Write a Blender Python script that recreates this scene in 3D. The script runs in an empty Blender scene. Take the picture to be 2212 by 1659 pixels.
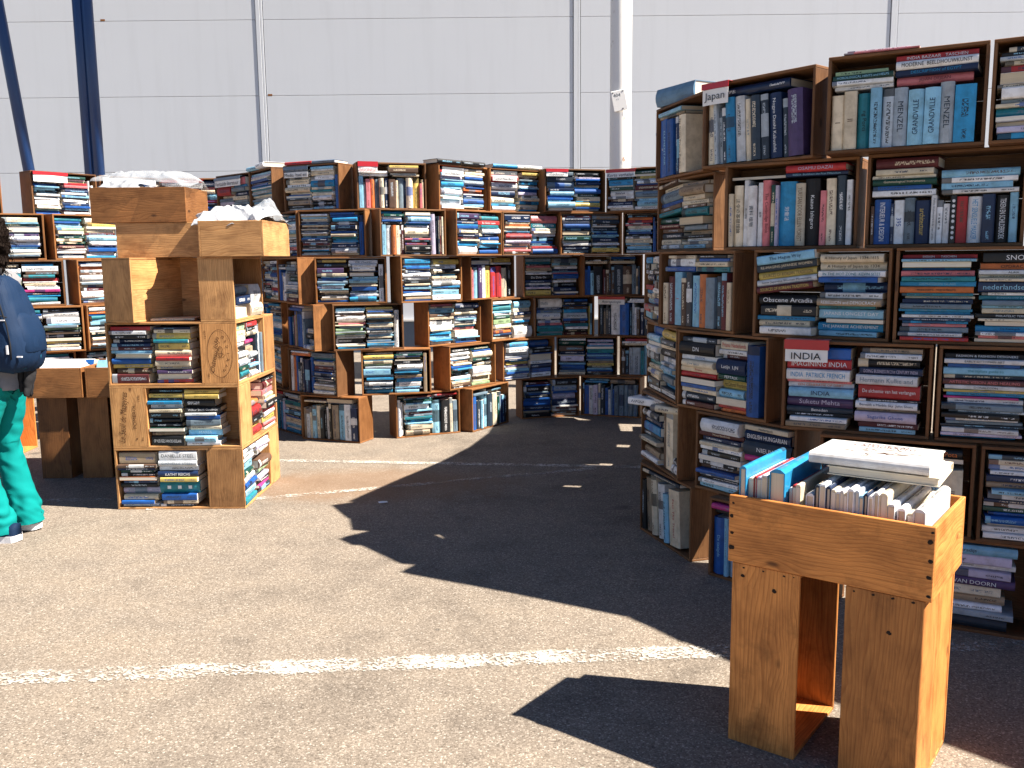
import bpy, bmesh, math, random, re
import numpy as np
from mathutils import Vector, Matrix, Euler, noise

S = bpy.context.scene
COL = S.collection
rad = math.radians
rnd = random.Random(7)

# ------------------------------------------------------------------ camera, sky, sun, exposure
CAM_H, PITCH, ROLL, FPX = 1.2973, 0.1405, -0.010, 1909.9      # focal in pixels of a 2212 px wide picture
cam_d = bpy.data.cameras.new('camera')
cam = bpy.data.objects.new('camera', cam_d); COL.objects.link(cam)
cam.location = (0, 0, CAM_H)
cam.rotation_mode = 'XYZ'
cam.matrix_world = Matrix.Translation((0, 0, CAM_H)) @ Matrix.Rotation(math.pi/2 - PITCH, 4, 'X') @ Matrix.Rotation(ROLL, 4, 'Z')
cam_d.sensor_width = 36.0
cam_d.lens = 36.0*FPX/2212.0
cam_d.clip_start = 0.05; cam_d.clip_end = 2000
S.camera = cam
S.render.resolution_x, S.render.resolution_y = 1024, 768

SUN_AZ, SUN_EL = rad(102), rad(50.5)        # azimuth clockwise from +Y
sd = Vector((math.sin(SUN_AZ)*math.cos(SUN_EL), math.cos(SUN_AZ)*math.cos(SUN_EL), math.sin(SUN_EL)))
world = bpy.data.worlds.new('World'); S.world = world; world.use_nodes = True
wn = world.node_tree
bg = wn.nodes['Background']
sky = wn.nodes.new('ShaderNodeTexSky'); sky.sky_type = 'NISHITA'; sky.sun_disc = False
sky.sun_elevation = SUN_EL; sky.sun_rotation = SUN_AZ
sky.air_density = 0.6; sky.dust_density = 0.1; sky.ozone_density = 2.5
wn.links.new(sky.outputs[0], bg.inputs[0]); bg.inputs[1].default_value = 0.05
sun_d = bpy.data.lights.new('sun', 'SUN'); sun_d.energy = 5.0; sun_d.angle = rad(0.53); sun_d.color = (1.0, 0.90, 0.77)
sun = bpy.data.objects.new('sun', sun_d); COL.objects.link(sun)
sun.rotation_euler = sd.to_track_quat('Z', 'Y').to_euler()
S.view_settings.view_transform = 'Standard'; S.view_settings.look = 'None'
S.view_settings.exposure = 1.65; S.view_settings.gamma = 1.0

# ------------------------------------------------------------------ helpers
def srgb(h):
    h = h.lstrip('#')
    c = [int(h[i:i+2], 16)/255 for i in (0, 2, 4)]
    return tuple((x/12.92 if x <= .04045 else ((x+.055)/1.055)**2.4) for x in c) + (1.0,)

def link(o, parent=None):
    COL.objects.link(o)
    if parent is not None: o.parent = parent
    return o
def tag(o, label=None, cat=None, group=None, kind=None):
    if label: o['label'] = label
    if cat: o['category'] = cat
    if group: o['group'] = group
    if kind: o['kind'] = kind
    return o
def empty(name, mat=None, loc=None, rz=0):
    o = bpy.data.objects.new(name, None); o.empty_display_size = .05
    COL.objects.link(o)
    if mat is not None: o.matrix_world = mat
    elif loc is not None: o.location = loc; o.rotation_euler = (0, 0, rz)
    return o
def mesh(name, V, F, mats=(), smooth=False):
    me = bpy.data.meshes.new(name); me.from_pydata([tuple(v) for v in V], [], F); me.update()
    for m in mats: me.materials.append(m)
    if smooth: me.polygons.foreach_set('use_smooth', [True]*len(me.polygons))
    return me
def obj(name, me, parent=None, mat=None):
    o = bpy.data.objects.new(name, me); COL.objects.link(o)
    if parent is not None: o.parent = parent
    if mat is not None: o.matrix_local = mat
    return o
def box_vf(x0, x1, y0, y1, z0, z1):
    V = [(x0,y0,z0),(x1,y0,z0),(x1,y1,z0),(x0,y1,z0),(x0,y0,z1),(x1,y0,z1),(x1,y1,z1),(x0,y1,z1)]
    F = [(0,3,2,1),(4,5,6,7),(0,1,5,4),(1,2,6,5),(2,3,7,6),(3,0,4,7)]
    return V, F
def box(name, b, mat, parent=None, bev=0):
    if bev:
        bm = bmesh.new(); V, F = box_vf(*b)
        vs = [bm.verts.new(v) for v in V]
        for f in F: bm.faces.new([vs[i] for i in f])
        bmesh.ops.bevel(bm, geom=bm.edges[:], offset=bev, segments=1, affect='EDGES', profile=.5)
        me = bpy.data.meshes.new(name); bm.to_mesh(me); bm.free(); me.materials.append(mat)
    else:
        me = mesh(name, *box_vf(*b), mats=(mat,))
    return obj(name, me, parent)
def tube_me(name, pts, rads, n, mats, closed_ends=True):
    """tapered tube along points"""
    V, F = [], []
    pts = [Vector(p) for p in pts]
    for i, p in enumerate(pts):
        t = (pts[min(i+1, len(pts)-1)] - pts[max(i-1, 0)]).normalized()
        a = t.orthogonal().normalized() if i == 0 else (pa - t*pa.dot(t)).normalized()
        pa = a; b = t.cross(a)
        for k in range(n):
            an = 2*math.pi*k/n
            V.append(p + (a*math.cos(an) + b*math.sin(an))*rads[i])
    for i in range(len(pts)-1):
        for k in range(n):
            F.append((i*n+k, i*n+(k+1) % n, (i+1)*n+(k+1) % n, (i+1)*n+k))
    if closed_ends:
        F.append(tuple(reversed(range(n)))); F.append(tuple(range((len(pts)-1)*n, len(pts)*n)))
    return mesh(name, V, F, mats, smooth=True)

class NT:
    """small node-building helper"""
    def __init__(s, name):
        s.m = bpy.data.materials.new(name); s.m.use_nodes = True
        s.t = s.m.node_tree; s.b = s.t.nodes['Principled BSDF']
    def n(s, typ, **kw):
        nd = s.t.nodes.new('ShaderNode'+typ)
        for k, v in kw.items(): setattr(nd, k, v)
        return nd
    def set(s, sock, v):
        if hasattr(v, 'is_linked') or isinstance(v, bpy.types.NodeSocket): s.t.links.new(v, sock)
        elif v is not None: sock.default_value = v
    def math(s, op, a, b=None, c=None, clamp=False):
        nd = s.n('Math', operation=op, use_clamp=clamp)
        for i, v in enumerate((a, b, c)):
            if v is not None: s.set(nd.inputs[i], v)
        return nd.outputs[0]
    def vmath(s, op, a, b=None):
        nd = s.n('VectorMath', operation=op); s.set(nd.inputs[0], a)
        if b is not None: s.set(nd.inputs[1], b)
        return nd.outputs[0]
    def mix(s, f, a, b, blend='MIX'):
        nd = s.n('Mix', data_type='RGBA', blend_type=blend)
        s.set(nd.inputs[0], f); s.set(nd.inputs[6], a); s.set(nd.inputs[7], b)
        return nd.outputs[2]
    def ramp(s, f, stops, interp='LINEAR'):
        nd = s.n('ValToRGB'); cr = nd.color_ramp; cr.interpolation = interp
        while len(cr.elements) < len(stops): cr.elements.new(.5)
        for e, (p, c) in zip(cr.elements, stops):
            e.position = p; e.color = c if len(c) == 4 else tuple(c)+(1,)
        s.set(nd.inputs[0], f); return nd.outputs[0]
    def noise(s, vec, scale, detail=2, rough=.5, dist=0):
        nd = s.n('TexNoise'); s.set(nd.inputs['Vector'], vec)
        nd.inputs['Scale'].default_value = scale; nd.inputs['Detail'].default_value = detail
        nd.inputs['Roughness'].default_value = rough; nd.inputs['Distortion'].default_value = dist
        return nd.outputs[0]
    def vor(s, vec, scale, feature='F1', out=0, rand=1):
        nd = s.n('TexVoronoi', feature=feature); s.set(nd.inputs['Vector'], vec)
        nd.inputs['Scale'].default_value = scale; nd.inputs['Randomness'].default_value = rand
        return nd.outputs[out]
    def obco(s): return s.n('TexCoord').outputs['Object']
    def mapv(s, vec, sc=(1,1,1), loc=(0,0,0)):
        nd = s.n('Mapping'); s.set(nd.inputs[0], vec); nd.inputs[3].default_value = sc; nd.inputs[1].default_value = loc
        return nd.outputs[0]
    def attr(s, name, out=0): 
        nd = s.n('Attribute', attribute_name=name); return nd.outputs[out]
    def sep(s, v):
        nd = s.n('SeparateXYZ'); s.set(nd.inputs[0], v); return nd.outputs
    def comb(s, x, y, z):
        nd = s.n('CombineXYZ')
        for i, v in enumerate((x, y, z)): s.set(nd.inputs[i], v)
        return nd.outputs[0]
    def bump(s, h, strength=.3, dist=.002):
        nd = s.n('Bump'); s.set(nd.inputs['Height'], h); nd.inputs['Strength'].default_value = strength
        nd.inputs['Distance'].default_value = dist
        s.t.links.new(nd.outputs[0], s.b.inputs['Normal'])
    def out(s, color=None, rough=None, spec=None, metal=None):
        if color is not None: s.set(s.b.inputs['Base Color'], color)
        if rough is not None: s.set(s.b.inputs['Roughness'], rough)
        if spec is not None: s.set(s.b.inputs['Specular IOR Level'], spec)
        if metal is not None: s.set(s.b.inputs['Metallic'], metal)
        return s.m
def plain(name, col, rough=.6, spec=.3, var=.12, scale=30, metal=0):
    t = NT(name); co = t.obco()
    f = t.noise(co, scale, 3)
    c2 = tuple(x*(1-var*2) for x in col[:3])+(1,)
    t.out(t.mix(t.math('MULTIPLY', f, 1.0), col, c2), rough, spec, metal)
    return t.m

# ------------------------------------------------------------------ materials
def wood(name, ca, cb, dark):
    t = NT(name); co = t.obco(); rn = t.n('ObjectInfo').outputs['Random']
    x, y, z = t.sep(co)
    o1, o2 = t.math('MULTIPLY', rn, 37.0), t.math('MULTIPLY', rn, 91.0)
    face = t.math('ADD', y, t.math('MULTIPLY', z, 1.7))
    # slow warp across the board gives cathedral figure
    wv = t.noise(t.comb(t.math('ADD', t.math('MULTIPLY', x, 1.7), o1), t.math('ADD', t.math('MULTIPLY', face, 7.0), o2), o1), 1.0, 2, .5)
    kd = t.vor(t.comb(t.math('ADD', t.math('MULTIPLY', x, 4.2), o2), t.math('ADD', t.math('MULTIPLY', face, 9.0), o1), o2), 1.0, 'F1', 0)
    ky = t.ramp(kd, [(0, (1,1,1)), (.35, (0,0,0))])
    yy = t.math('ADD', face, t.math('ADD', t.math('MULTIPLY', t.math('SUBTRACT', wv, .5), .125), t.math('MULTIPLY', ky, .02)))
    ring = t.math('FRACT', t.math('ADD', t.math('MULTIPLY', yy, 95.0), o1))
    line = t.ramp(ring, [(0, (0,0,0)), (.55, (.25,.25,.25)), (.88, (1,1,1)), (1, (0,0,0))])
    fib = t.noise(t.comb(t.math('ADD', t.math('MULTIPLY', x, 9.0), o2), t.math('MULTIPLY', face, 420.0), o1), 1.0, 3, .6)
    blot = t.noise(t.comb(t.math('ADD', t.math('MULTIPLY', x, 7.0), o1), t.math('MULTIPLY', face, 16.0), o2), 1.0, 4, .6)
    base = t.mix(t.math('MULTIPLY', line, .58), ca, cb)
    base = t.mix(1.0, base, t.ramp(fib, [(.25, (.72,.70,.68)), (.6, (1.08,1.08,1.08))]), 'MULTIPLY')
    base = t.mix(1.0, base, t.ramp(blot, [(.3, (.66,.62,.60)), (.55, (1,1,1)), (.75, (1.12,1.12,1.1))]), 'MULTIPLY')
    kn = t.ramp(t.math('ADD', kd, t.math('MULTIPLY', t.math('SUBTRACT', fib, .5), .05)), [(.0, (1,1,1)), (.05, (1,1,1)), (.10, (0,0,0))])
    base = t.mix(t.math('MULTIPLY', kn, .85), base, dark)
    # handling stains, scuffs and dirt with shapes of their own
    st = t.ramp(t.noise(t.vmath('ADD', co, t.comb(o1, o2, o1)), 6.5, 6, .7), [(.54, (0,0,0)), (.72, (1,1,1))])
    base = t.mix(t.math('MULTIPLY', st, .55), base, dark)
    sc = t.ramp(t.noise(t.comb(t.math('ADD', t.math('MULTIPLY', x, 14.0), o1), t.math('ADD', t.math('MULTIPLY', face, 60.0), o2), 3.0), 1.0, 2, .5), [(.70, (0,0,0)), (.78, (1,1,1))])
    base = t.mix(t.math('MULTIPLY', sc, .35), base, tuple(min(1, q*1.5) for q in ca[:3])+(1,))
    v = t.ramp(rn, [(0, (.60,.57,.56)), (.45, (1,1,1)), (1, (1.05,.97,.88))])
    base = t.mix(1.0, base, v, 'MULTIPLY')
    t.bump(t.math('ADD', t.math('MULTIPLY', fib, .6), t.math('MULTIPLY', line, -.5)), .4, .0015)
    return t.out(base, t.math('ADD', t.math('MULTIPLY', blot, .3), .42), .25)
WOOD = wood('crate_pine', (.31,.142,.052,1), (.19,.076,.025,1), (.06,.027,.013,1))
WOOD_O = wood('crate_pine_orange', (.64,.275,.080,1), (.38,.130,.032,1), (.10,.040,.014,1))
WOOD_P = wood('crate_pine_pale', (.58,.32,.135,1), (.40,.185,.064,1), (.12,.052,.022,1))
WOOD_D = wood('crate_pine_aged', (.20,.098,.042,1), (.12,.053,.022,1), (.05,.024,.013,1))  # darker copy of the pine, puts the right wall's deeper shade into its colour

def asphalt():
    t = NT('asphalt'); co = t.n('TexCoord').outputs['Object']
    cellc = t.vor(co, 205, 'F1', 1); celld = t.vor(co, 205, 'F1', 0)
    r = t.sep(cellc)[0]
    fine = t.noise(co, 420, 2, .6)
    stone = t.ramp(r, [(0, (.085,.071,.058)), (.10, (.152,.129,.105)), (.4, (.190,.161,.133)), (.75, (.235,.200,.165)), (.92, (.32,.28,.235)), (1, (.46,.42,.37))])
    binder = t.ramp(celld, [(.0, (1,1,1)), (.55, (1,1,1)), (.85, (.62,.59,.56))])
    c = t.mix(1.0, stone, binder, 'MULTIPLY')
    c = t.mix(t.math('MULTIPLY', fine, .45), c, (.215,.184,.152,1))
    big = t.noise(co, .9, 5, .6); mid = t.noise(co, 5, 4, .6)
    f = t.math('ADD', t.math('MULTIPLY', big, .55), t.math('MULTIPLY', mid, .45))
    c = t.mix(1.0, c, t.ramp(f, [(.30, (.60,.60,.61)), (.50, (1,1,1)), (.72, (1.2,1.17,1.12))]), 'MULTIPLY')
    # brownish spill
    xy = t.sep(co)
    dx = t.math('DIVIDE', t.math('SUBTRACT', xy[0], -.85), 1.0); dy = t.math('DIVIDE', t.math('SUBTRACT', xy[1], 5.05), .45)
    d = t.math('ADD', t.math('SQRT', t.math('ADD', t.math('MULTIPLY', dx, dx), t.math('MULTIPLY', dy, dy))), t.math('MULTIPLY', t.math('SUBTRACT', mid, .5), .9))
    sp = t.ramp(d, [(.55, (1,1,1)), (1.0, (0,0,0))])
    c = t.mix(t.math('MULTIPLY', sp, .55), c, (.20,.125,.075,1))
    # oil drops
    od = t.vor(co, 1.3, 'F1', 0)
    c = t.mix(t.ramp(t.math('ADD', od, t.math('MULTIPLY', mid, .15)), [(.10, (.6,.6,.6)), (.16, (0,0,0))]), c, (.035,.034,.034,1))
    gs = t.vor(co, 5.0, 'F1', 0); gr = t.sep(t.vor(co, 5.0, 'F1', 1))[1]
    gm = t.math('MULTIPLY', t.ramp(t.math('ADD', gs, t.math('MULTIPLY', fine, .03)), [(.05, (1,1,1)), (.085, (0,0,0))]), t.math('GREATER_THAN', gr, .72))
    c = t.mix(t.math('MULTIPLY', gm, .65), c, (.06,.055,.05,1))
    h = t.math('ADD', t.math('MULTIPLY', celld, -1.0), t.math('MULTIPLY', fine, .5))
    t.bump(h, .30, .0026)
    return t.out(c, .85, .25)
ASPHALT = asphalt()
def paint():
    t = NT('worn_road_paint'); co = t.n('TexCoord').outputs['Object']
    v = t.vor(co, 130, 'F1', 1); n1 = t.noise(co, 5, 6, .75)
    nn = t.noise(co, 55, 3, .6)
    xe = t.attr('edge', 2)
    m = t.math('ADD', t.math('ADD', t.math('MULTIPLY', t.sep(v)[0], .42), t.math('MULTIPLY', n1, 1.5)), t.math('MULTIPLY', nn, .40))
    m = t.math('ADD', m, xe)
    mask = t.ramp(t.math('MULTIPLY', t.math('SUBTRACT', m, .62), 1.25), [(.54, (0,0,0)), (.96, (.85,.85,.85))])
    tr = t.n('BsdfTransparent'); mx = t.n('MixShader')
    t.out(t.mix(nn, (.66,.64,.60,1), (.50,.48,.44,1)), .7, .2)
    t.t.links.new(mask, mx.inputs[0]); t.t.links.new(tr.outputs[0], mx.inputs[1]); t.t.links.new(t.b.outputs[0], mx.inputs[2])
    t.t.links.new(mx.outputs[0], t.t.nodes['Material Output'].inputs[0])
    return t.m
PAINT = paint()

def book_cover():
    t = NT('book_cover')
    c1 = t.attr('col'); c2 = t.attr('col2'); rel = t.sep(t.attr('rel', 1)); seed = t.attr('seed', 2)
    u, v, fl = rel[0], rel[1], rel[2]
    fr = lambda k: t.math('FRACT', t.math('MULTIPLY', seed, k))
    r1, r2, r3, r4 = fr(13.71), fr(41.37), fr(97.13), fr(173.9)
    def band(x, lo, hi):
        return t.math('MULTIPLY', t.math('GREATER_THAN', x, lo), t.math('LESS_THAN', x, hi))
    uv = t.n('UVMap', uv_map='UVMap').outputs[0]
    p = t.vmath('ADD', t.mapv(uv, (300, 130, 1)), t.comb(t.math('MULTIPLY', seed, 700.), t.math('MULTIPLY', seed, 311.), 0))
    lt = t.math('GREATER_THAN', t.noise(p, 1.0, 1), .49)
    a = t.math('ADD', .06, t.math('MULTIPLY', r1, .28)); b = t.math('ADD', a, t.math('ADD', .22, t.math('MULTIPLY', r2, .38)))
    z1 = t.math('MULTIPLY', band(u, a, b), band(v, .33, .67))
    z2 = t.math('MULTIPLY', band(u, t.math('ADD', .72, t.math('MULTIPLY', r3, .08)), .94), band(v, .38, .62))
    letters = t.math('MULTIPLY', t.math('MAXIMUM', z1, t.math('MULTIPLY', z2, t.math('GREATER_THAN', r4, .35))), lt)
    blk = t.math('MULTIPLY', t.math('LESS_THAN', u, t.math('ADD', .06, t.math('MULTIPLY', r1, .12))), t.math('GREATER_THAN', r3, .72))
    lab = t.math('MULTIPLY', band(u, .3, t.math('ADD', .42, t.math('MULTIPLY', r2, .3))), t.math('GREATER_THAN', r4, .85))
    m = t.math('MAXIMUM', t.math('MULTIPLY', letters, .85), t.math('MULTIPLY', t.math('MAXIMUM', blk, lab), .8))
    m = t.math('MULTIPLY', m, fl)
    c = t.mix(m, c1, c2)
    geo = t.n('NewGeometry').outputs['Position']
    dirt = t.noise(geo, 28, 4, .65)
    c = t.mix(1.0, c, t.ramp(dirt, [(.3, (.72,.70,.67)), (.6, (1,1,1))]), 'MULTIPLY')
    t.bump(t.noise(geo, 90, 3), .12, .001)
    return t.out(c, t.math('ADD', .3, t.math('MULTIPLY', r2, .35)), .4)
COVER = book_cover()
def book_pages():
    t = NT('book_pages'); rel = t.attr('rel', 1); seed = t.attr('seed', 2); z = t.sep(rel)
    l = t.noise(t.comb(t.math('MULTIPLY', z[0], 3.0), t.math('MULTIPLY', z[1], 2200.), t.math('MULTIPLY', seed, 50.)), 1.0, 2)
    c = t.mix(t.math('FRACT', t.math('MULTIPLY', seed, 29.3)), (.80,.77,.70,1), (.62,.52,.37,1))
    c = t.mix(1.0, c, t.ramp(l, [(.3, (.78,.76,.73)), (.6, (1,1,1))]), 'MULTIPLY')
    return t.out(c, .8, .15)
PAGES = book_pages()

PAPER = plain('white_card', (.80,.80,.79,1), .55, .3, .05)
TAPE = plain('red_tape', srgb('#b8232b'), .3, .5, .1)
TAPE_S = plain('slate_tape', srgb('#5d7188'), .35, .5, .1)
INK = plain('black_ink', (.02,.022,.026,1), .6, .2, .05)
LETM = {}
def letter_mat(c):
    if c not in LETM: LETM[c] = plain('lettering_'+c, PAL[c], .5, .3, .05)
    return LETM[c]
PALH = dict(w='#e3e6ea', c='#dccfb6', g='#b3bfca', G='#6f8291', k='#17191d', n='#142a4e', b='#1d55a0', B='#2a8cc0', t='#237c8a',
            s='#8ac0dd', e='#14433a', E='#9dba90', y='#cdb463', o='#c9703a', r='#ab2f33', R='#58252a', p='#d57a80', P='#4d3b63',
            m='#5c4639', M='#9c8a74', h='#2c3947', l='#bdb6cf', q='#b83a80')
PAL = {k: srgb(v) for k, v in PALH.items()}
CNAME = dict(w='white', c='cream', g='light grey', G='grey', k='black', n='navy', b='blue', B='bright blue', t='teal', s='pale blue', e='dark green',
             E='light green', y='yellow', o='orange', r='red', R='maroon', p='pink', P='purple', m='brown', M='tan', h='charcoal', l='lavender', q='magenta')

# ------------------------------------------------------------------ text (collected, meshed in one go)
TEXTS = []
def text(parent, name, s, matx, size_h, max_w, mat, fit='both', shear=0, M=None):
    """lettering lying in the local XY plane of M, centred"""
    TEXTS.append((parent, name, s, M, size_h, max_w, mat, fit, shear))
def flush_texts():
    cache = {}
    tmp = []
    for i, (pa, nm, s, M, h, w, mat, fit, sh) in enumerate(TEXTS):
        k = (s, sh)
        if k not in cache:
            cu = bpy.data.curves.new('txt', 'FONT'); cu.body = s; cu.align_x = 'CENTER'; cu.align_y = 'CENTER'
            cu.resolution_u = 2; cu.shear = sh; cu.size = 1; cu.space_line = .8
            o = bpy.data.objects.new('txt', cu); COL.objects.link(o); cache[k] = o; tmp.append(o)
    dg = bpy.context.evaluated_depsgraph_get(); dg.update()
    base = {}
    for k, o in cache.items():
        me = bpy.data.meshes.new_from_object(o.evaluated_get(dg)); base[k] = me
    for o in tmp:
        cu = o.data; bpy.data.objects.remove(o); bpy.data.curves.remove(cu)
    for (pa, nm, s, M, h, w, mat, fit, sh) in TEXTS:
        src = base[(s, sh)]
        n = len(src.vertices)
        if n == 0: continue
        co = np.empty(n*3); src.vertices.foreach_get('co', co); co = co.reshape(-1, 3)
        lo, hi = co.min(0), co.max(0); co = co - (lo+hi)/2
        bw, bh = hi[0]-lo[0], hi[1]-lo[1]
        if fit == 'both': sx = w/bw; sy = h/bh
        else:
            sy = h/bh; sx = min(sy, w/bw)
        if fit == 'both': sx = min(sx, sy*1.12); sy = min(sy, sx*2.2)
        co[:, 0] *= sx; co[:, 1] *= sy; co[:, 2] = 0
        me = src.copy(); me.name = nm; me.vertices.foreach_set('co', co.ravel()); me.update()
        me.materials.clear(); me.materials.append(mat)
        o = obj(nm, me, pa); o.matrix_local = M
    for me in base.values(): bpy.data.meshes.remove(me)

# ------------------------------------------------------------------ the setting: ground, paint, building, poles
def make_ground():
    t = mesh('ground', [(-150,-60,0),(150,-60,0),(150,200,0),(-150,200,0)], [(0,1,2,3)], (ASPHALT,))
    o = obj('ground', t); tag(o, 'sunlit grey-brown coarse asphalt of the car park', None, kind='structure'); return o
make_ground()
def line(name, label, a, b, w, thin=0.0):
    a, b = Vector(a), Vector(b); d = (b-a).normalized(); nrm = Vector((-d.y, d.x)); n = 24; V, F, E = [], [], []
    for i in range(n+1):
        p = a.lerp(b, i/n)
        for j, e in ((-1, 0), (-.6, 1), (.6, 1), (1, 0)):
            q = p + nrm*(w/2*j); V.append((q.x, q.y, .004)); E.append(e)
    for i in range(n):
        for j in range(3): F.append((i*4+j, i*4+j+1, (i+1)*4+j+1, (i+1)*4+j))
    me = mesh(name, V, F, (PAINT,))
    at = me.attributes.new('edge', 'FLOAT', 'POINT'); at.data.foreach_set('value', [(0 if e else -.5)-thin for e in E])
    tag(obj(name, me), label, None, kind='structure')
line('painted_line', 'worn white parking line across the near asphalt', (-1.75,2.63), (.80,2.785), .135)
line('painted_line', 'worn white line slanting from the crate tower to the shade', (-1.95,4.56), (.72,5.44), .085, .05)
line('painted_line', 'worn white line running across the shaded bay', (-2.1,5.75), (1.3,5.33), .095, -.06)
line('painted_line', 'short worn white line left of the crate tower', (-3.4,4.72), (-2.2,4.76), .10, .12)
line('painted_line', 'worn white line in the shade behind the book table', (1.30,2.78), (2.6,2.86), .10, .12)

def panel_mat():
    t = NT('white_wall_panel'); co = t.n('NewGeometry').outputs['Position']
    n1 = t.noise(co, .8, 4); st = t.noise(t.mapv(co, (6, 6, .5)), 1, 4, .6)
    c = t.mix(n1, (.585,.615,.665,1), (.555,.585,.635,1))
    c = t.mix(t.math('MULTIPLY', t.ramp(st, [(.5, (0,0,0)), (.8, (1,1,1))]), .16), c, (.36,.375,.40,1))
    t.bump(t.noise(co, 1.6, 3), .12, .012)
    return t.out(c, .34, .5)
PANEL = panel_mat()
SEAM = plain('panel_joint', (.33,.355,.395,1), .7, .2, .1)
DARKJ = plain('dark_joint', (.03,.05,.085,1), .7, .2, .1)
PLINTH = plain('blue_grey_plinth', (.10,.135,.19,1), .6, .3, .1, 3)
LEDGE = plain('pale_ledge', (.6,.6,.6,1), .6, .3, .05)
def building():
    b = empty('exhibition_hall', loc=(0, 12.5, 0))
    tag(b, 'long white panelled hall wall behind all the book crates', 'building')
    b.rotation_euler = (0, 0, 0)
    back = box('wall_core', (-26, 26, .06, .4, 0, 7.0), SEAM, b)
    xs = [-3.36 + 4.285*k for k in range(-5, 6)]
    zs = [.47, 1.53, 2.535, 3.535, 4.525, 5.53, 6.53]
    for i in range(len(xs)-1):
        for j in range(len(zs)-1):
            x0, x1 = xs[i]+.053, xs[i+1]-.053
            box('panel', (x0, x1, 0, .058, zs[j]+.002, zs[j+1]-.002), PANEL, b, .003)
    for x in xs:
        box('joint_gap', (x-.053, x-.0455, .03, .059, .47, 6.5), DARKJ, b); box('joint_gap', (x+.0445, x+.053, .03, .059, .47, 6.5), DARKJ, b)
        box('joint_strip', (x-.045, x+.010, -.012, .058, .47, 6.5), PANEL, b, .002)
        box('joint_strip', (x+.016, x+.044, -.006, .058, .47, 6.5), PANEL, b, .002)
    box('plinth', (-26, 26, .02, .059, 0, .44), PLINTH, b)
    box('ledge', (-26, 26, -.05, .059, .442, .468), LEDGE, b)
    box('roof_beam', (-26, 6, -4.0, -2.4, 7.0, 7.3), PLINTH, b)  # unseen beam, shaped to shade the upper posts and leave the wall lit
    # rusty drips at two seams
    RUST = plain('rust', (.28,.12,.04,1), .9, .1, .2)
    for x, z in ((-3.29, 3.545), (-5.5, 4.54)): box('rust_stain', (x, x+.06, -.0015, .0, z-.012, z+.012), RUST, b)
building()

NAVY = plain('navy_steel_paint', srgb('#1d3a68'), .35, .5, .08)
def posts():
    p = empty('steel_post', loc=(-4.262, 9.3, 0)); tag(p, 'upright dark blue steel column beside the hall', 'column')
    obj('shaft', tube_me('shaft', [(-.045,0,0), (-.045,0,7)], [.055]*2, 20, (NAVY,)), p)
    obj('shaft', tube_me('shaft', [(.045,0,0), (.045,0,7)], [.055]*2, 20, (NAVY,)), p)
    box('base_plate', (-.2, .2, -.14, .14, .002, .02), NAVY, p, .003)
    q = empty('steel_brace', loc=(-4.70, 9.3, 0)); tag(q, 'leaning dark blue steel brace at the top left', 'column')
    obj('shaft', tube_me('shaft', [(0,0,0), (-.735,0,7)], [.055]*2, 20, (NAVY,)), q)
    box('base_plate', (-.14, .14, -.14, .14, .002, .02), NAVY, q, .003)
posts()
def white_pole():
    t = NT('white_pole_paint'); co = t.n('NewGeometry').outputs['Position']
    n1 = t.noise(co, 9, 5, .65)
    t.out(t.mix(t.ramp(n1, [(.6, (0,0,0)), (.75, (1,1,1))]), (.78,.77,.74,1), (.50,.46,.40,1)), .45, .4); WP = t.m
    p = empty('flag_pole', loc=(1.072, 8.8, 0)); tag(p, 'thick white painted pole standing before the hall wall', 'pole')
    obj('shaft', tube_me('shaft', [(0,0,0), (0,0,2.2), (0,0,9)], [.106,.104,.098], 32, (WP,)), p)
    obj('base_collar', tube_me('base_collar', [(0,0,0), (0,0,.12)], [.16,.15], 32, (WP,)), p)
    ORG = plain('orange_number', srgb('#c87a1e'), .6, .3, .05)
    text(p, 'number', '6', None, .045, .04, ORG, 'h', M=Matrix.Translation((.022, -.1095, 2.235)) @ Matrix.Rotation(rad(90), 4, 'X'))
    s = empty('pole_plate', mat=Matrix.Translation((1.045, 8.682, 2.775)) @ Matrix.Rotation(rad(-11), 4, 'Y')); tag(s, 'small white number plate strapped to the white pole', 'sign')
    box('plate', (-.068, .068, -.006, .006, -.095, .095), PAPER, s, .004)
    text(s, 'lettering', '404', None, .032, .085, letter_mat('h'), 'h', M=Matrix.Translation((-.015, -.0068, .052)) @ Matrix.Rotation(rad(90), 4, 'X'))
    text(s, 'lettering', 'ΥΥ', None, .016, .04, letter_mat('G'), 'h', M=Matrix.Translation((-.015, -.0068, .012)) @ Matrix.Rotation(rad(90), 4, 'X'))
    for x, z in ((-.05, .078), (.045, .08), (.02, -.078)):
        box('rivet', (x-.006, x+.006, -.0085, -.005, z-.004, z+.004), INK, s)
white_pole()

# ------------------------------------------------------------------ crates
W, HH, HC, D, TH = .50, .331, .330, .18, .011
def board_mesh(name, l, w, t, mat):
    bm = bmesh.new(); V, F = box_vf(-l/2, l/2, -w/2, w/2, -t/2, t/2)
    vs = [bm.verts.new(v) for v in V]
    for f in F: bm.faces.new([vs[i] for i in f])
    bmesh.ops.bevel(bm, geom=bm.edges[:], offset=.0016, segments=1, affect='EDGES', profile=.5)
    me = bpy.data.meshes.new(name); bm.to_mesh(me); bm.free(); me.materials.append(mat); return me
BM = {}
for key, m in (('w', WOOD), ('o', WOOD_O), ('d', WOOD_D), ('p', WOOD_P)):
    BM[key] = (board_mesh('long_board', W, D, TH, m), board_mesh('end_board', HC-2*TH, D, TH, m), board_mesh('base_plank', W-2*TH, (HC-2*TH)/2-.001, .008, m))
RX = Matrix.Rotation(rad(90), 4, 'X'); RY = Matrix.Rotation(rad(90), 4, 'Y'); RZ = Matrix.Rotation(rad(90), 4, 'Z')
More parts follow.
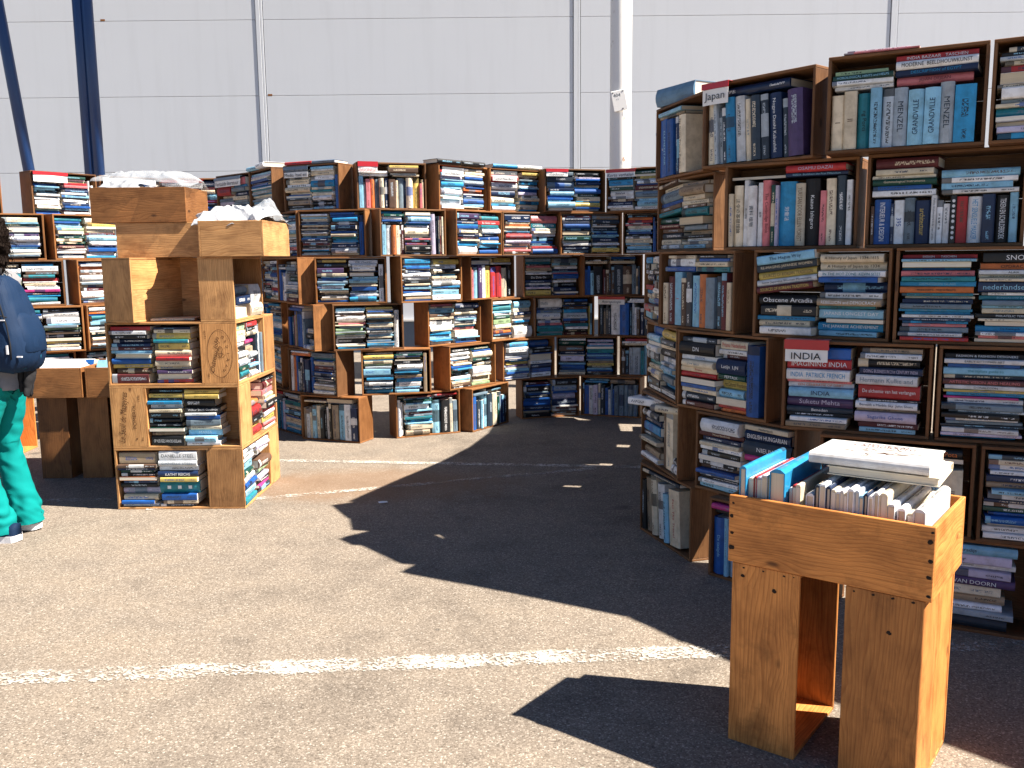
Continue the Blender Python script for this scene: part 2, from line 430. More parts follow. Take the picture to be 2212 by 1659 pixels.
# canonical crate: opening towards -y, x 0..W, y 0..D, z 0..HC
PARTS = [('long_board', 0, Matrix.Translation((W/2, D/2, TH/2))), ('long_board', 0, Matrix.Translation((W/2, D/2, HC-TH/2))),
         ('end_board', 1, Matrix.Translation((TH/2, D/2, HC/2)) @ RY), ('end_board', 1, Matrix.Translation((W-TH/2, D/2, HC/2)) @ RY),
         ('base_plank', 2, Matrix.Translation((W/2, D-.006, TH+(HC-2*TH)*.25)) @ RX), ('base_plank', 2, Matrix.Translation((W/2, D-.006, TH+(HC-2*TH)*.75)) @ RX)]
def crate(Mx, label, group=None, wood='w', name='wooden_crate'):
    r = empty(name, mat=Mx); tag(r, label, 'crate', group)
    for nm, k, L in PARTS:
        o = bpy.data.objects.new(nm, BM[wood][k]); COL.objects.link(o); o.parent = r; o.matrix_local = L
    return r
def cm(x, y, z, yaw):
    return Matrix.Translation((x, y, z)) @ Matrix.Rotation(rad(yaw), 4, 'Z')
M_TRAY = Matrix(((1,0,0,0),(0,0,1,0),(0,-1,0,D),(0,0,0,1)))                 # opening up, x 0..W, y 0..HC, z 0..D
M_UPR = Matrix(((0,-1,0,D),(0,0,-1,HC),(1,0,0,0),(0,0,0,1)))                # standing, opening +x: x 0..D, y 0..HC, z 0..W
M_UPL = Matrix(((0,1,0,0),(0,0,1,0),(1,0,0,0),(0,0,0,1)))                   # standing, opening -x

# ------------------------------------------------------------------ books
def book_geo(L, T, Dp, hard):
    if hard:
        tc, ov, b = .0026, .0035, min(.007, T*.14)
    else:
        tc, ov, b = .0009, .0, .0006
    tc = min(tc, T*.2)
    prof = [(Dp, 0), (.004, 0), (0, T*.12), (-b*.8, T*.3), (-b, T*.5), (-b*.8, T*.7), (0, T*.88), (.004, T), (Dp, T), (Dp, T-tc), (.005, T-tc), (.005, tc), (Dp, tc)]
    n = len(prof)
    V = [(0, y, z) for y, z in prof] + [(L, y, z) for y, z in prof]
    F = []; fl = []
    for i in range(n):
        j = (i+1) % n
        F.append((i, n+i, n+j, j)[::-1]); fl.append(1 if 1 <= i <= 6 else 0)
    F.append((0,1,2,3,4,5,6,7,10,11)); fl.append(0)        # head cap, spine web
    F.append((0,11,12)); fl.append(0); F.append((7,8,9,10)); fl.append(0)
    F[-3] = (1,2,3,4,5,6,7,10,11); F[-2] = (0,1,11,12)
    m = len(F)
    for f in F[-3:]:
        pass
    caps = [tuple(n+i for i in reversed(f)) for f in F[-3:]]
    F += caps; fl += [0,0,0]
    e = .0004
    PV, PF = box_vf(ov, L-ov, .006, Dp-ov-.0005, tc+e, T-tc-e)
    return V, F, fl, PV, PF
BOOKS = []          # dicts: M (4x4), L,T,D, hard, col, col2, seed, title, where, crate info
CTX = {}
def add_book(M, L, T, Dp, col, title=None, tcol=None, hard=None, where='', vis=True, cdesc='', flip=False, look=''):
    r = rnd.random()
    if hard is None: hard = T > .022 and rnd.random() < .6
    dark = sum(PAL[col][:3]) < .45
    col2 = rnd.choice('wwcsgg' if dark else 'kknhGbhm') if tcol is None else tcol
    def jit(c):
        q = 1+rnd.uniform(-.22, .14); w = rnd.uniform(-.04, .04)
        return tuple(max(0, min(1, x*q*(1+w*k))) for x, k in zip(PAL[c][:3], (1, 0, -1)))+(1,)
    if flip:
        M = M @ Matrix.Translation((L, Dp, 0)) @ Matrix.Rotation(math.pi, 4, 'Z')
    BOOKS.append(dict(M=M, L=L, T=T, D=Dp, hard=hard, ck=col, col=jit(col), col2=PAL[col2], seed=rnd.random()*.98+.01, title=title, tcol=col2, where=where, vis=vis, cd=cdesc, flip=flip, look=look))

TOK = re.compile(r'([A-Za-z])([\d.]*)(?:\{([^}]*)\})?')
def toks(s):
    out = []
    for c, n, t in TOK.findall(s):
        w = float(n) if n else rnd.uniform(.65, 1.3)
        ti = tc = None
        if t:
            ti, _, tc = t.rpartition('~')
            if not ti: ti, tc = tc, None
        if ti: ti = ti.replace('¦', '|')
        out.append((c, w, ti, tc))
    return out
ORD = ['', 'first', 'second', 'third', 'fourth', 'fifth', 'sixth', 'seventh', 'eighth', 'ninth', 'tenth', 'eleventh', 'twelfth', 'thirteenth', 'fourteenth', 'fifteenth', 'sixteenth', 'seventeenth', 'eighteenth', 'nineteenth', 'twentieth', 'twenty-first', 'twenty-second', 'twenty-third', 'twenty-fourth']
M_UP1 = Matrix(((0,0,1,0),(0,1,0,0),(-1,0,0,0),(0,0,0,1)))     # length down (title reads downwards), thickness +x
M_UP2 = Matrix(((0,0,-1,0),(0,1,0,0),(1,0,0,0),(0,0,0,1)))     # length up
def stack(Mc, x0, width, z0, zmax, tk, tilt, segname, vis, cd):
    if 'right wall' not in cd and 'tray' not in cd and 'tower' not in cd and 'India' not in cd and len(tk) > 5:
        t2 = []
        for q in tk:
            t2.append(q)
            if rnd.random() < .38 and not q[2]: t2.append((rnd.choice('wwwcssgkbbnGBB'), rnd.uniform(.4, .75), None, None))
        tk = t2
    tot = sum(t[1] for t in tk); h = zmax - z0
    unit = min(h/tot, .034)
    z = z0; n = len(tk); first = x0
    for i, (c, w, ti, tc) in enumerate(reversed(tk)):
        T = unit*w
        L = width*rnd.uniform(.84, .99) if not ti else width*rnd.uniform(.93, 1.0)
        Dp = min(.166, max(.115, L*rnd.uniform(.62, .74)))
        y0 = rnd.uniform(-.004, .020) if rnd.random() < .72 else rnd.uniform(-.02, .045)
        xx = x0 + rnd.uniform(0, max(.001, width-L))
        a = rnd.gauss(0, .25)
        if tilt and i > n*.42:
            a = tilt
        M = Mc @ Matrix.Translation((xx, y0, z)) @ Matrix.Rotation(rad(rnd.gauss(0, 2.0)), 4, 'Z')
        if tilt and i > n*.42: M = M @ Matrix.Rotation(-rad(tilt), 4, 'Y') @ Matrix.Translation((0, 0, .002))
        pos = n-i
        where = ('%s of %s' % ('topmost' if pos == 1 else 'lowest' if pos == n else ORD[pos]+' from top', segname))
        add_book(M, L, T*.985, Dp, c, ti, tc, where=where, vis=vis, cdesc=cd, flip=(not ti and rnd.random() < .06), look='flat')
        z += T
    return z
def fill(Mc, spec, vis=True, cd='', zb=None, ztop=None):
    segs = spec.split('|')
    x = TH+.004
    zb = TH+.001 if zb is None else zb
    zt = HC-TH-.006 if ztop is None else ztop
    kinds = [s[0] for s in segs]; nS = kinds.count('S'); iS = 0
    for si, sg in enumerate(segs):
        head, body = sg.split(':', 1)
        k = head[0]; hd = head[1:].split('/'); wd = float(hd[0])/100; tilt = float(hd[1]) if len(hd) > 1 else 0
        if k == 'S':
            iS += 1
            nm = 'the stack' if nS == 1 else ('left stack' if iS == 1 else 'right stack' if iS == nS else 'middle stack')
            stack(Mc, x, wd-.004, zb, zt-rnd.uniform(0, .012), toks(body), tilt, nm, vis, cd)
        else:
            parts = body.split('^'); up = toks(parts[0]); flats = parts[1].split(',') if len(parts) > 1 else []
            ft = [(float(f.split(':')[0])/100, toks(f.split(':')[1])) for f in flats]
            fh = max([sum(t[1] for t in tk) for _, tk in ft] + [0])*.017
            hmax = min(zt-zb-fh-.004, .285)
            tot = sum(t[1] for t in up); unit = min((wd-.006)/tot, .034)
            xx = x; hm = 0
            for i, (c, w, ti, tc) in enumerate(up):
                T = unit*w
                hgt = hmax*(rnd.uniform(.9, 1.0) if ti or w > 1.6 else rnd.uniform(.78, 1.0)); hm = max(hm, hgt)
                Dp = min(.166, hgt*rnd.uniform(.6, .72)); y0 = rnd.uniform(-.003, .02)
                if tilt and i >= 1: le = rad(tilt)
                else: le = rad(rnd.uniform(-.4, .8))
                if ti and ti.startswith('@'): up_ = True; ti = ti[1:]
                else: up_ = False
                if up_: M = Mc @ Matrix.Translation((xx+T, y0, zb+.001)) @ Matrix.Rotation(-le, 4, 'Y') @ M_UP2
                else: M = Mc @ Matrix.Translation((xx, y0, zb+.001)) @ Matrix.Rotation(-le, 4, 'Y') @ Matrix.Translation((0, 0, hgt)) @ M_UP1
                n = len(up); pos = i+1
                where = 'standing %s' % ('leftmost' if pos == 1 else 'rightmost' if pos == n else ORD[pos]+' from left')
                add_book(M, hgt, T*.975, Dp, c, ti, tc, where=where, vis=vis, cdesc=cd, look='up')
                xx += T*(1+math.sin(abs(le))*.4)
            xf = x
            for fi, (fw, tk) in enumerate(ft):
                z0 = zb+hm+.003
                ftot = sum(t[1] for t in tk)
                stack(Mc, xf, fw, z0, min(zt, z0+ftot*.0175), tk, 0, 'flat %s above the upright books' % ('pile' if len(ft) == 1 else ['left pile', 'right pile', 'third pile'][fi]), vis, cd)
                xf += fw+.004
        x += wd

GEN = 'wwwwwwwcccccggGkknnnbbbBBttssssRpmhlr'
def gen_spec(r):
    k = r.random()
    rs = lambda n: ''.join(r.choice(GEN) for _ in range(n))
    if k < .62: return 'S24:%s|S23:%s' % (rs(r.randint(10, 14)), rs(r.randint(10, 14)))
    if k < .8: return 'U47:%s^23:%s,22:%s' % (rs(r.randint(14, 18)), rs(2), rs(3))
    return 'U20:%s^19:%s|S26:%s' % (rs(r.randint(6, 8)), rs(2), rs(12))

# name: (row, x of left front corner, y, yaw, contents)
BK = {
'L6a': (6,-4.18,6.40,30,'U47:wkbt2cr2cR2s2^22:B2,24:B2'),
'L6b': (6,-3.56,6.72,52,'S20:w2w1bshwGw2wcEb|S22:eErpnwswnbRw|U4:ww'),
'L5a': (5,-3.82,6.27,25,'S22:kGskwGww|S24:c2eb2Pw2wswGG'),
'L5b': (5,-3.31,6.50,48,'S21:tGEkeceRww|S23:c2ycRs2wbw|U3:w'),
'L4a': (4,-3.69,6.24,25,'S22:kwtEwbw|S24:Bw2mtrcwqnt2w'),
'L4b': (4,-3.16,6.50,50,'S23:nowmw2GcRwww|S23:wkwcwsw'),
'L3a': (3,-3.58,6.26,22,'S22:twkwewcw|S25:kw2w2GEkkkycw'),
'L3b': (3,-3.10,6.47,48,'S24:wotswktcm|S22:wcwswk'),
'L2a': (2,-3.65,6.24,25,None), 'L2b': (2,-3.15,6.50,50,None),
'L1a': (1,-4.00,6.20,25,'U47:wcsowykwco2k2{350~w}w2^22:ww'), 'L1b': (1,-3.35,6.50,45,None),
'C6a': (6,-3.24,7.14,45,'S22:wwrmwc|S24:kkrwGn'), 'C6b': (6,-2.90,7.47,3,'S24:kRwnc|S22:n2pcs2rkbw'), 'C6c': (6,-2.39,7.35,-42,'S22:kor2cGlkb|S22:p2GncGnbl'), 'C6d': (6,-2.04,7.06,-55,'S46:slcbRbBtgcGscwb'),
'B6a': (6,-1.66,6.62,-26,'S23:hkmwc2w{● ● ● ● ●   ● ● ●~k}c2 cshM2k|S21:swc2 wB3 ctcw2k2s|U4:b'),
'B6b': (6,-1.08,6.37,18,'U47:s2wp2o2G2c2n2m3cG3nc3y3pc^21:ww,22:ym2wc'),
'B6c': (6,-.513,6.52,47,'S23:krnlB2w2sw2w|S22:wcbG2{Slavery and the Penal System~w}hoRnb2sc'),
'B6d': (6,-.154,6.86,34,'S25:kr2{EICHMANN~k}w2{BEACHES~n}n2c2w|S20:ycRBwblwcBnc'),
'B6e': (6,.267,6.97,15,'S23:Gh2{Edison~w}G2nsbss2p|S22:kklbncb2 ec2y2b'),
'B6f': (6,.757,7.105,-28,'S22:pmkB2ew2wmnw|S22:elywR2G2ss2w'),
'B6g': (6,1.23,6.88,-62,None),
'B5z': (5,-1.80,6.82,-57,None),
'B5a': (5,-1.51,6.39,-10,'S22:wccGcmhwcsn2RkwnG|S21:bbB2m2n2bctBn2 w2c|U4:b2'),
'B5b': (5,-.91,6.25,27,'U17:s2w3o2c2mR^17:Bewbk|S20:cs2Bwc3pkpk2 k |U10:l3hhRc'),
'B5c': (5,-.39,6.46,49,'S23:P2knbcnRsBw3|S23:ht2r2{En Gods naam~w}tw2nb2{O~w}csnb2'),
'B5d': (5,-.06,6.83,27,'S23:n3coccpr2 l2cspm|S23:p3t2{GABRIEL KETTER~w}ccwk2nrb2 '),
'B5e': (5,.39,7.00,10,'S24:Rnwb2nk2e2ww{CHANGE~h}n2h|S23:M2h2{ik kan~w}mh2bsn2wky2'),
'B5f': (5,.888,7.08,-15,'S22:korpcsbkwc2csw|U3:bb|S20:tRPcwsybckw'),
'B5g': (5,1.40,6.88,-72,None),
'B4z': (4,-1.76,6.71,-59,'U17:bbcw^17:hw|S28:kGhegwGcR'),
'B4a': (4,-1.38,6.27,7,'S22:yk2P2 cbGwcckMb|S21:w2ww2 m2ss2Mb2GwB2|U4:w2'),
'B4b': (4,-.78,6.31,33,'S23:B2 wbnw2{MALE~k}wkcspwM|S24:y2wk2cww2 w s2w2'),
'B4c': (4,-.30,6.66,49,'U46:p2s2P2w2y3r3r3c3k3^22:b2,22:y2w'),
'B4d': (4,.10,7.06,19,'S23:GtpMwk2{De Drie Or~w}nwnly2|S23:G2swnp b2wk2n2 b'),
'B4e': (4,.58,7.11,12,'U47:bbsk3Rmmmh3m3GcG^21:kc,23:bkw'),
'B4f': (4,1.10,7.14,-22,'S22:bkwcnsG|S22:wcnkbs'),
'B3z': (3,-1.68,6.64,-55,'U30:bthpMb3wG^28:lb|S16:ckgw'),
'B3a': (3,-1.26,6.24,15,'S22:s2mmw3pcGE2Ec k3wB|S20:ycwc2MMc2w k wcnGB2w|U4:w2'),
'B3b': (3,-.61,6.47,41,'S23:ps2mcw2w c Bs2w|S23:n2wcnw c pw2s'),
'B3c': (3,-.15,6.82,48,'S23:wt2 weE2cmonc|S23:s2cnMpMw3'),
'B3d': (3,.19,7.20,9,'S22:w3nGw2wpt2t|S22:b kmBg2b RtwkR|U3:ys'),
'B3e': (3,.715,7.30,-25,'U47:hMhhw3b3hgwmnhwRc^23:cc,22:ww'),
'B3f': (3,1.24,7.08,-48,None),
'B2z': (2,-1.66,6.52,-34,'U24:wobhknn2b^22:wo|S22:G2 tcRnw nhwcw'),
'B2a': (2,-1.08,6.30,10,'S22:cy2 cEgs3GB mw2hB2|S21:wey k w2 sB MBw2ws|U3:M'),
'B2b': (2,-.46,6.50,48,'S22:k2wwmcbekwcm|S22:ec2ekw3 c2E'),
'B2c': (2,-.07,6.97,32,'S24:B2w2w2nyPsbw|S22:b3k2k3 wn2b2w2'),
'B2d': (2,.37,7.27,-5,'S23:we2m2nl2 ksb2Gc|S23:lnlc t2sbMycbm'),
'B2e': (2,.89,7.25,-10,'U46:mhgg2ts2mhwcGk^23:rwc'),
'B1z': (1,-1.90,6.85,-48,None),
'B1a': (1,-1.55,6.40,-23,'U47:Mgcsckk wkM2 s2w2n2^20:c,22:n2 '),
'B1b': (1,-.85,6.37,24,'U5:ww^6:e|S22:Rew2RG{THE WARCOS~w}tBc2M2|U20:s2k2 cG^20:rR'),
'B1c': (1,-.30,6.57,57,'U46:b2hswsh2c2eGbnk^20:G,22:k2'),
'B1d': (1,.08,7.11,16,'S24:Rk2 bkb2{O~w}nlk|S23:k2g2bl2n2Rwm'),
'B1e': (1,.57,7.27,-20,'U47:mb2w2l2ch2bwGbG2G2G2G2G2^22:sB,22:M2'),
'B1f': (1,1.10,7.04,-42,None),
'R6a': (6,.692,4.30,-76,'U43/2:b2{@F~w}b{ELEMENTAIR~s}b2nnc2{De Grote Prisma Keuken~k}^26:sM'),
'R6b': (6,.79,3.71,-50,'U44/3:c2 gghB2w2 ch2h1.6 n2.4{Nogyo Daishi Kabushiki~w}h1.3P3 ^38:n2'),
'R6c': (6,1.121,3.225,-28,'U46:c2{I~m} c2{II~m} t2{ng Porci~k}s1.7g1.8g2{MENZEL~h}s2.3{@GRANDVILLE~n}s2.3{@GRANDVILLE~n}g2{MENZEL~h}B3 ^20:Ee{HOROLOGICAL HINTS and HELPS~s}ww,25:r{INDIA BAZAAR   TASCHEN~w}w1.6{MODERNE  BEELDHOUWKUNST~k}n{DESCRIPTION of EGYPT~B}p1.6{JOAN DEJEAN~R}'),
'R6d': (6,1.572,2.985,-30,'S26:hkgcr1.2w2cw2Gct1.6wkl{TOP SACRED~k}B|S20:kwcbws'),
'R5a': (5,.70,4.28,-71,'S21/6:mcG2 bmteRmhcg|S23:MM2 ccmt2k2 GMkwcs'),
'R5b': (5,.845,3.55,-32,'U47:cc2{法令の基礎理論~k}w{高山植物~k}w2{資料 植物~h}w1.2{植物~h}p1.8{The Cambridge Book~R}elB3.5{労働法~w}c2{YURI SAN DOOR ELLEN FOREST~m}k3{Kazuo Ishiguro~w}p1.3c2 h2w1.2^21:k,23:r1.5{OSAMU DAZAI~l}n{IKEDA  Buddhism the First Millennium~s}'),
'R5c': (5,1.283,3.245,-30,'U47:mb3.2{INTERIEUR & DESIGN~w}nw2{395~b}G2n3{architectuur~y}w{Forma Architecture in de Lage Landen~n}wwk1.3{● ● ● ● ●  ● ● ●~w}r2 w2.6{HET SENSUELE MASKER~B}n2.4k2.5{TEKEN EN SCHILDERBOEK~w}s1.5^22:R2.2 cce1.3{Gemmological Instruments~c}bw,24:s1.5wsw'),
'R40': (4,.67,4.47,-91,None),
'R4a': (4,.66,3.95,-64,'U47:c1.5R2.3 s2.2{1~r} m1.4h1.6s2o2G2.4h2Rc^22:cw2 b ,22:kb ct'),
'R4b': (4,.93,3.41,-37,'S23/7:s1.4{The Hague Way~n}h1.2{RE-IMAGING JAPANESE WOMEN~c}y1.2{SOURCES OF KOREAN TRADITION~m}w{Sister Japanese Women Movement~n}R1.1{SOURCES OF KOREAN TRADITION~y}k1.6{Obscene Arcadia~w}k1.7B.7c1w1.2|S24:c1.5{A History of Japan  1334-1615~k}c1.5{A History of Japan to 1334~k}w1.1{IN THE HOT ZONE  KEVIN SITES~t}bn1.8w1.1 M1.3{REBELLION and DEMOCRACY~w}ts1.7{JAPANS LONGEST DAY~w}MB1.5{THE JAPANESE ACHIEVEMENT~w}s1'),
'R4c': (4,1.335,3.09,-27,'S24:r1.1{DESIGN      TASCHEN~w}sy1.4 B p1.4tB1.3{DEPRESSION GLASS~s}o1.6{meesters, marodeurs~k}tcnGB.7B.8wn.7B.7pG1.4wr|S22:k2.6{SNOB~w}o1.6{OPDRACHT~k}w1.1{ALAIA~k}ccn2.6{nederlandse kunst~s}wt1.1{BUNGALOW BASICS~s}Gsc1.3k1.1{PHILATELIC TERMS~w}cnB1.4{De Kunstgids~n}wpc'),
'R3a': (3,.66,4.30,-84,'S22:b1.5sGwh1.6tccck1.4w|S24:y1.8 hck1.6w1.2wssG1.3Bhw'),
'R3b': (3,.71,3.77,-58,'S22:h1.2k3{DN~w}w1.2{DUTCH~b}c1.6 c1.2{Prisma~r}r1.3 e1.4 b1ch2R1.2|S16:c2{Prisma Nederlands~r}wR1.1n3.2{Latijn  L¦N~w}e1.4{PEPTALK~w}y2.2{Het Cultureel Woordenboek~k}s1.8 c1.6ro|U7:b3'),
'R3c': (3,1.00,3.24,-28,'S24:b2.2r2{IMAGINING INDIA~w}w2.1{INDIA  PATRICK FRENCH~B}p.6w1{EEN GENERATIE OP DRIFT~o}s1.8{INDIA~n}P2{Suketu Mehta~l}h1.2{Beneden~w}k.8wM1.1|S22:M1w1.1k1.7n1.4{DOING BUSINESS IN 21st CENTURY INDIA~l}w1.9{Hermann Kulke and~G}r2.8{De alchemie van het verlangen~w}k.5w1.4{Beneath a Marble Sky  John Shors~n}M.7l1.9{Sagarika Ghose~b}R1.1s1'),
'R3d': (3,1.455,2.99,-23,'S26:k1.2{FASHION & FASHION DESIGNERS~w}w1.1{EARLY OTTOMAN ART~k}b1 s1.7{the stylists guide to~t}h1R1.4{ARTISTIC VISION AND HEALING~p}w1.1{DONALDSON~k}y.6B1 q.5w1.2 G1.5w.6kwGhwlB|S19:kwcgbsR'),
'R2a': (2,.63,4.25,-80,'S26:wk1.5 h1.3nB1.5hckMw|U12:mc4|S8:kw'),
'R2b': (2,.77,3.65,-54,'S23:w3.2 R1.2{Woordenboek~c}n1.2cw1.2kw1.3kmb1w.8kws1.2|S23:c1.1{Nederlands~h}n2.4{ENGLISH HUNGARIAN~w}h3{NIEUW~w}qbR1.5ncwsk'),
'R2c': (2,1.11,3.13,-26,'S22:k1.5{The Fundamental Wisdom of the Middle Way~w}h1.3mk1.6 kcwnw|U24:k2h2e2s3c3.4{INDEX~m}^24:k2{India Inc.   Vikas Pota~o}k1'),
'R2d': (2,1.572,2.90,-22,'S26:hc1.2{Poppen in beeld~R}w1.3w1n1.5 M1.5s1.1wn.8m1.2e1.2bb1.7{Ed~s}w.9w1.4w1.4|S20:kwcbws'),
'R1a': (1,.61,4.13,-73,'U40/5:kM2c1.6w2s1.3c3{East The Travel~r}^38:h'),
'R1b': (1,.80,3.50,-48,'U44:b2{De taalgids~s}sgh5k2wm2R^28:q1.3k1.3'),
'R1c': (1,1.31,3.05,-27,'S42:s1.8{Het  arbeidersparadijs~k}l1.8{Max Weber~h}w1.1{De sociologie van Georg Simmel~k}l1.5P1.6{DE DRAAGBARE VAN DOORN~w}c1.8M1.7w1.2g1.2h2.2'),
}
WALLN = {'L': 'left wall', 'B': 'back wall', 'R': 'right wall', 'C': 'left corner bay'}
ROWN = {6: 'top row', 5: 'fifth row up', 4: 'fourth row up', 3: 'third row up', 2: 'second row up', 1: 'bottom row'}
SIGNED = {'R6b': 'the Japan crate', 'R3c': 'the India crate', 'B6e': 'the Techniek crate', 'B6a': 'the Media crate', 'B6f': 'the Korte verhalen crate', 'B3e': 'the Antropologie crate'}
CR = {}
# bay rows behind the tower, the run behind the right wall's end, the wall beyond the frame
for r in range(1, 6):
    if r % 2:
        BK['C%da' % r] = (r,-2.93,6.95,50,None); BK['C%db' % r] = (r,-2.58,7.41,-8,None); BK['C%dc' % r] = (r,-2.06,7.25,-55,None)
    else:
        BK['C%da' % r] = (r,-2.80,7.0,48,None); BK['C%db' % r] = (r,-2.46,7.42,-10,None); BK['C%dc' % r] = (r,-2.0,7.18,-62,None)
groups = {}
for k, v in BK.items(): groups.setdefault((k[0], v[0]), []).append(k)
NUMW = ['', 'one', 'two', 'three', 'four', 'five', 'six', 'seven', 'eight', 'nine', 'ten', 'eleven', 'twelve']
frng = random.Random(99)
for (wl, row), ks in groups.items():
    ks.sort()
    for i, k in enumerate(ks):
        r, x, y, yaw, spec = BK[k]
        M = cm(x, y, (r-1)*HH+.001*0, yaw)
        pos = '%s from left' % ORD[i+1] if i else 'leftmost'
        label = 'wooden crate of books, %s of the %s, %s' % (ROWN[r], WALLN[wl], pos)
        if k in SIGNED: label += ', below its sign' if False else ''
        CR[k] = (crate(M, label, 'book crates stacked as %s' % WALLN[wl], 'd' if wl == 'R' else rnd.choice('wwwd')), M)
        vis = spec is not None
        cd = SIGNED.get(k) or ('%s %s crate %s' % (WALLN[wl], ROWN[r].replace(' up', '') , NUMW[i+1]))
        fill(M, spec or gen_spec(frng), vis, cd)
# hidden run
poly = [Vector(p) for p in ((.74,4.52),(.84,4.66),(.98,4.95),(1.18,5.37),(1.36,5.90),(1.45,6.40),(1.47,6.85))]
def along(s):
    for a, b in zip(poly, poly[1:]):
        l = (b-a).length
        if s <= l: return a.lerp(b, s/l)
        s -= l
    return poly[-1]
START = {6: (.695,4.32), 5: (.70,4.30), 4: (.675,4.49), 3: (.665,4.36), 2: (.635,4.28), 1: (.615,4.16)}
for r in range(1, 7):
    poly[0] = Vector(START[r]); s = .015
    while s < 2.2:
        a = along(s); b = along(s+.5); d = (a-b).normalized()
        yaw = math.degrees(math.atan2(d.y, d.x))
        M = cm(b.x, b.y, (r-1)*HH, yaw)
        crate(M, 'book crate of the run hidden behind the right wall of books', 'book crates behind the right wall', 'd'); fill(M, gen_spec(frng), False)
        s += .5 + (.002 if r != 3 else .075)
# beyond the frame on the right
ends = {6: (2.01,2.73), 5: (1.718,2.993), 4: (1.785,2.86), 3: (1.92,2.79), 2: (2.04,2.71), 1: (1.76,2.82)}
for r, (x, y) in ends.items():
    p = Vector((x, y))
    for yaw in ((-52, -48, -46, -44) if r == 6 or r == 2 else (-40, -54, -48, -46)):
        d = Vector((math.cos(rad(yaw)), math.sin(rad(yaw))))
        p = p + d*.006
        M = cm(p.x, p.y, (r-1)*HH, yaw)
        crate(M, 'book crate continuing the right wall beyond the right picture edge', 'book crates beyond the right edge', 'd'); fill(M, gen_spec(frng), False)
        p = p + d*.5

# ------------------------------------------------------------------ crate tower on the left
TM = cm(-2.0991, 4.5606, 0, -.8)
def tw(x, y, row, rot=0, dz=0):      # crate with its lower-left-front corner (seen from its opening) at x,y of the tower frame
    return TM @ cm(x, y, (row-1)*HH+dz, rot)
TOWER = [
 (tw(0,0,1), 'S21:M3.2m1nek1o1n.8k1.4l1.9c1.6bw|S22:w2.4{DANIELLE STEEL~h}w1.6{DANIELLE STEEL~G}w1.3n1.6{KATHY REICHS~w}y1.2t3.3{▪ ▪ ▪~w}b1.8c1h.8', 'lower front crate of the tower, holding a big teal book', True),
 (tw(.68,0,1,90), 'S24:wgws2ewbs2t|S23:wlwwm2Ewlkqh', 'lower sunlit crate on the right side of the tower', True),
 (tw(.68,.68,1,180), None, 'lower crate at the rear of the tower', False),
 (tw(0,.68,1,-90), None, 'lower crate on the left side of the tower', False),
 (tw(.18,0,2), 'S19:k1.2y1.1kB1w1.3ck1.6 k1.4 k1.2eM1.2k2.8{OP VLEUGELS VAN DE ADELAAR~w}|S19:y1.2{JEAN PLAIDY~k}y1.2{JEAN PLAIDY~k}k2.4k1.5{Wilbur Smith Goudmijn~w}w.8b1.1G1.6cs1.7{MARIA~w}s1.4w1.2', 'second crate up at the front of the tower, beside the Pomerol panel', True),
 (tw(.68,.18,2,90), 'S22:or1.5kyr|S24:kR2p1.5cck1.6rwy1.5pR', 'second crate up on the right side of the tower', True),
 (tw(.5,.68,2,180), None, 'second crate up at the rear of the tower', False),
 (tw(0,.5,2,-90), None, 'second crate up on the left of the tower, its Pomerol end forward', False),
 (tw(0,0,3), 'S22:r1.1wkn1.2nRsGb1.6y1.1m1.5R2.6|S21:nc1.2y2t1.1y2.2c2.2rc1.8c1.3P1.2c1.8r1.3', 'third crate up at the front of the tower, with red and yellow books', True),
 (tw(.68,0,3,90), 'S18:Ecwwkwlgetw|S18:r1.3kckq1wM1.5wkrsB1.4w|U8:h2wG', 'third crate up on the right of the tower, its oval Madiran stamp forward', True),
 (tw(.68,.68,3,180), None, 'third crate up at the rear of the tower', False),
 (tw(0,.68,3,-90), None, 'third crate up on the left side of the tower', False),
 (tw(.155,.49,4,-108), None, 'pale blank-backed crate at the upper left of the tower', False),
 (tw(.68,0,4,90), 'S24:Gn1.5w2|S20:w3c2', 'half-empty crate at the upper right side of the tower', True),
 (tw(.497,.50,4,180), None, 'blank-backed crate recessed at the upper middle of the tower', False),
]
TC = []
for M, spec, lab, vis in TOWER:
    TC.append(crate(M, lab, None, 'p'))
    if spec: fill(M, spec, vis, 'tower crate '+lab.split(' of the tower')[0].split(' at the')[0].split(' on the')[0] if False else ('tower\'s '+{'lower front':'lower front','lower sunli':'lower side','second crat':'second front' if 'front' in lab else 'second side','third crate':'third front' if 'front' in lab else 'third side','half-empty ':'upper side'}[lab[:11]]+' crate'), ztop=(.2 if 'half' in lab else None))
    else: 
        if 'blank' not in lab: fill(M, gen_spec(frng), False)
trayA = crate(tw(.03,.14,5) @ M_TRAY, 'flat crate tray on the tower, under the topmost tray', None, 'p')
trayB = crate(TM @ cm(.85,-.02,4*HH,0) @ Matrix.Rotation(rad(90),4,'Z') @ M_TRAY, 'flat crate tray overhanging the tower at right, holding white plastic', None, 'p')
trayC = crate(TM @ cm(-.09,.13,4*HH+D+.001,0) @ M_TRAY, 'topmost flat crate tray of the tower, covered with clear plastic', None, 'w')
Mtc = TM @ cm(-.09,.13,4*HH+D+.001,0)
Mta = TM @ cm(0,.14,4*HH,0)
Mtb = TM @ cm(.85,-.02,4*HH,0) @ Matrix.Rotation(rad(90),4,'Z')

# burnt-in wine stamps on two end boards
BURN = plain('burnt_stamp', (.10,.042,.018,1), .7, .2, .15)
def stamp(par, s, M, h, w, fit='both', sh=0): text(par, 'burnt_lettering', s, None, h, w, BURN, fit, sh, M=M)
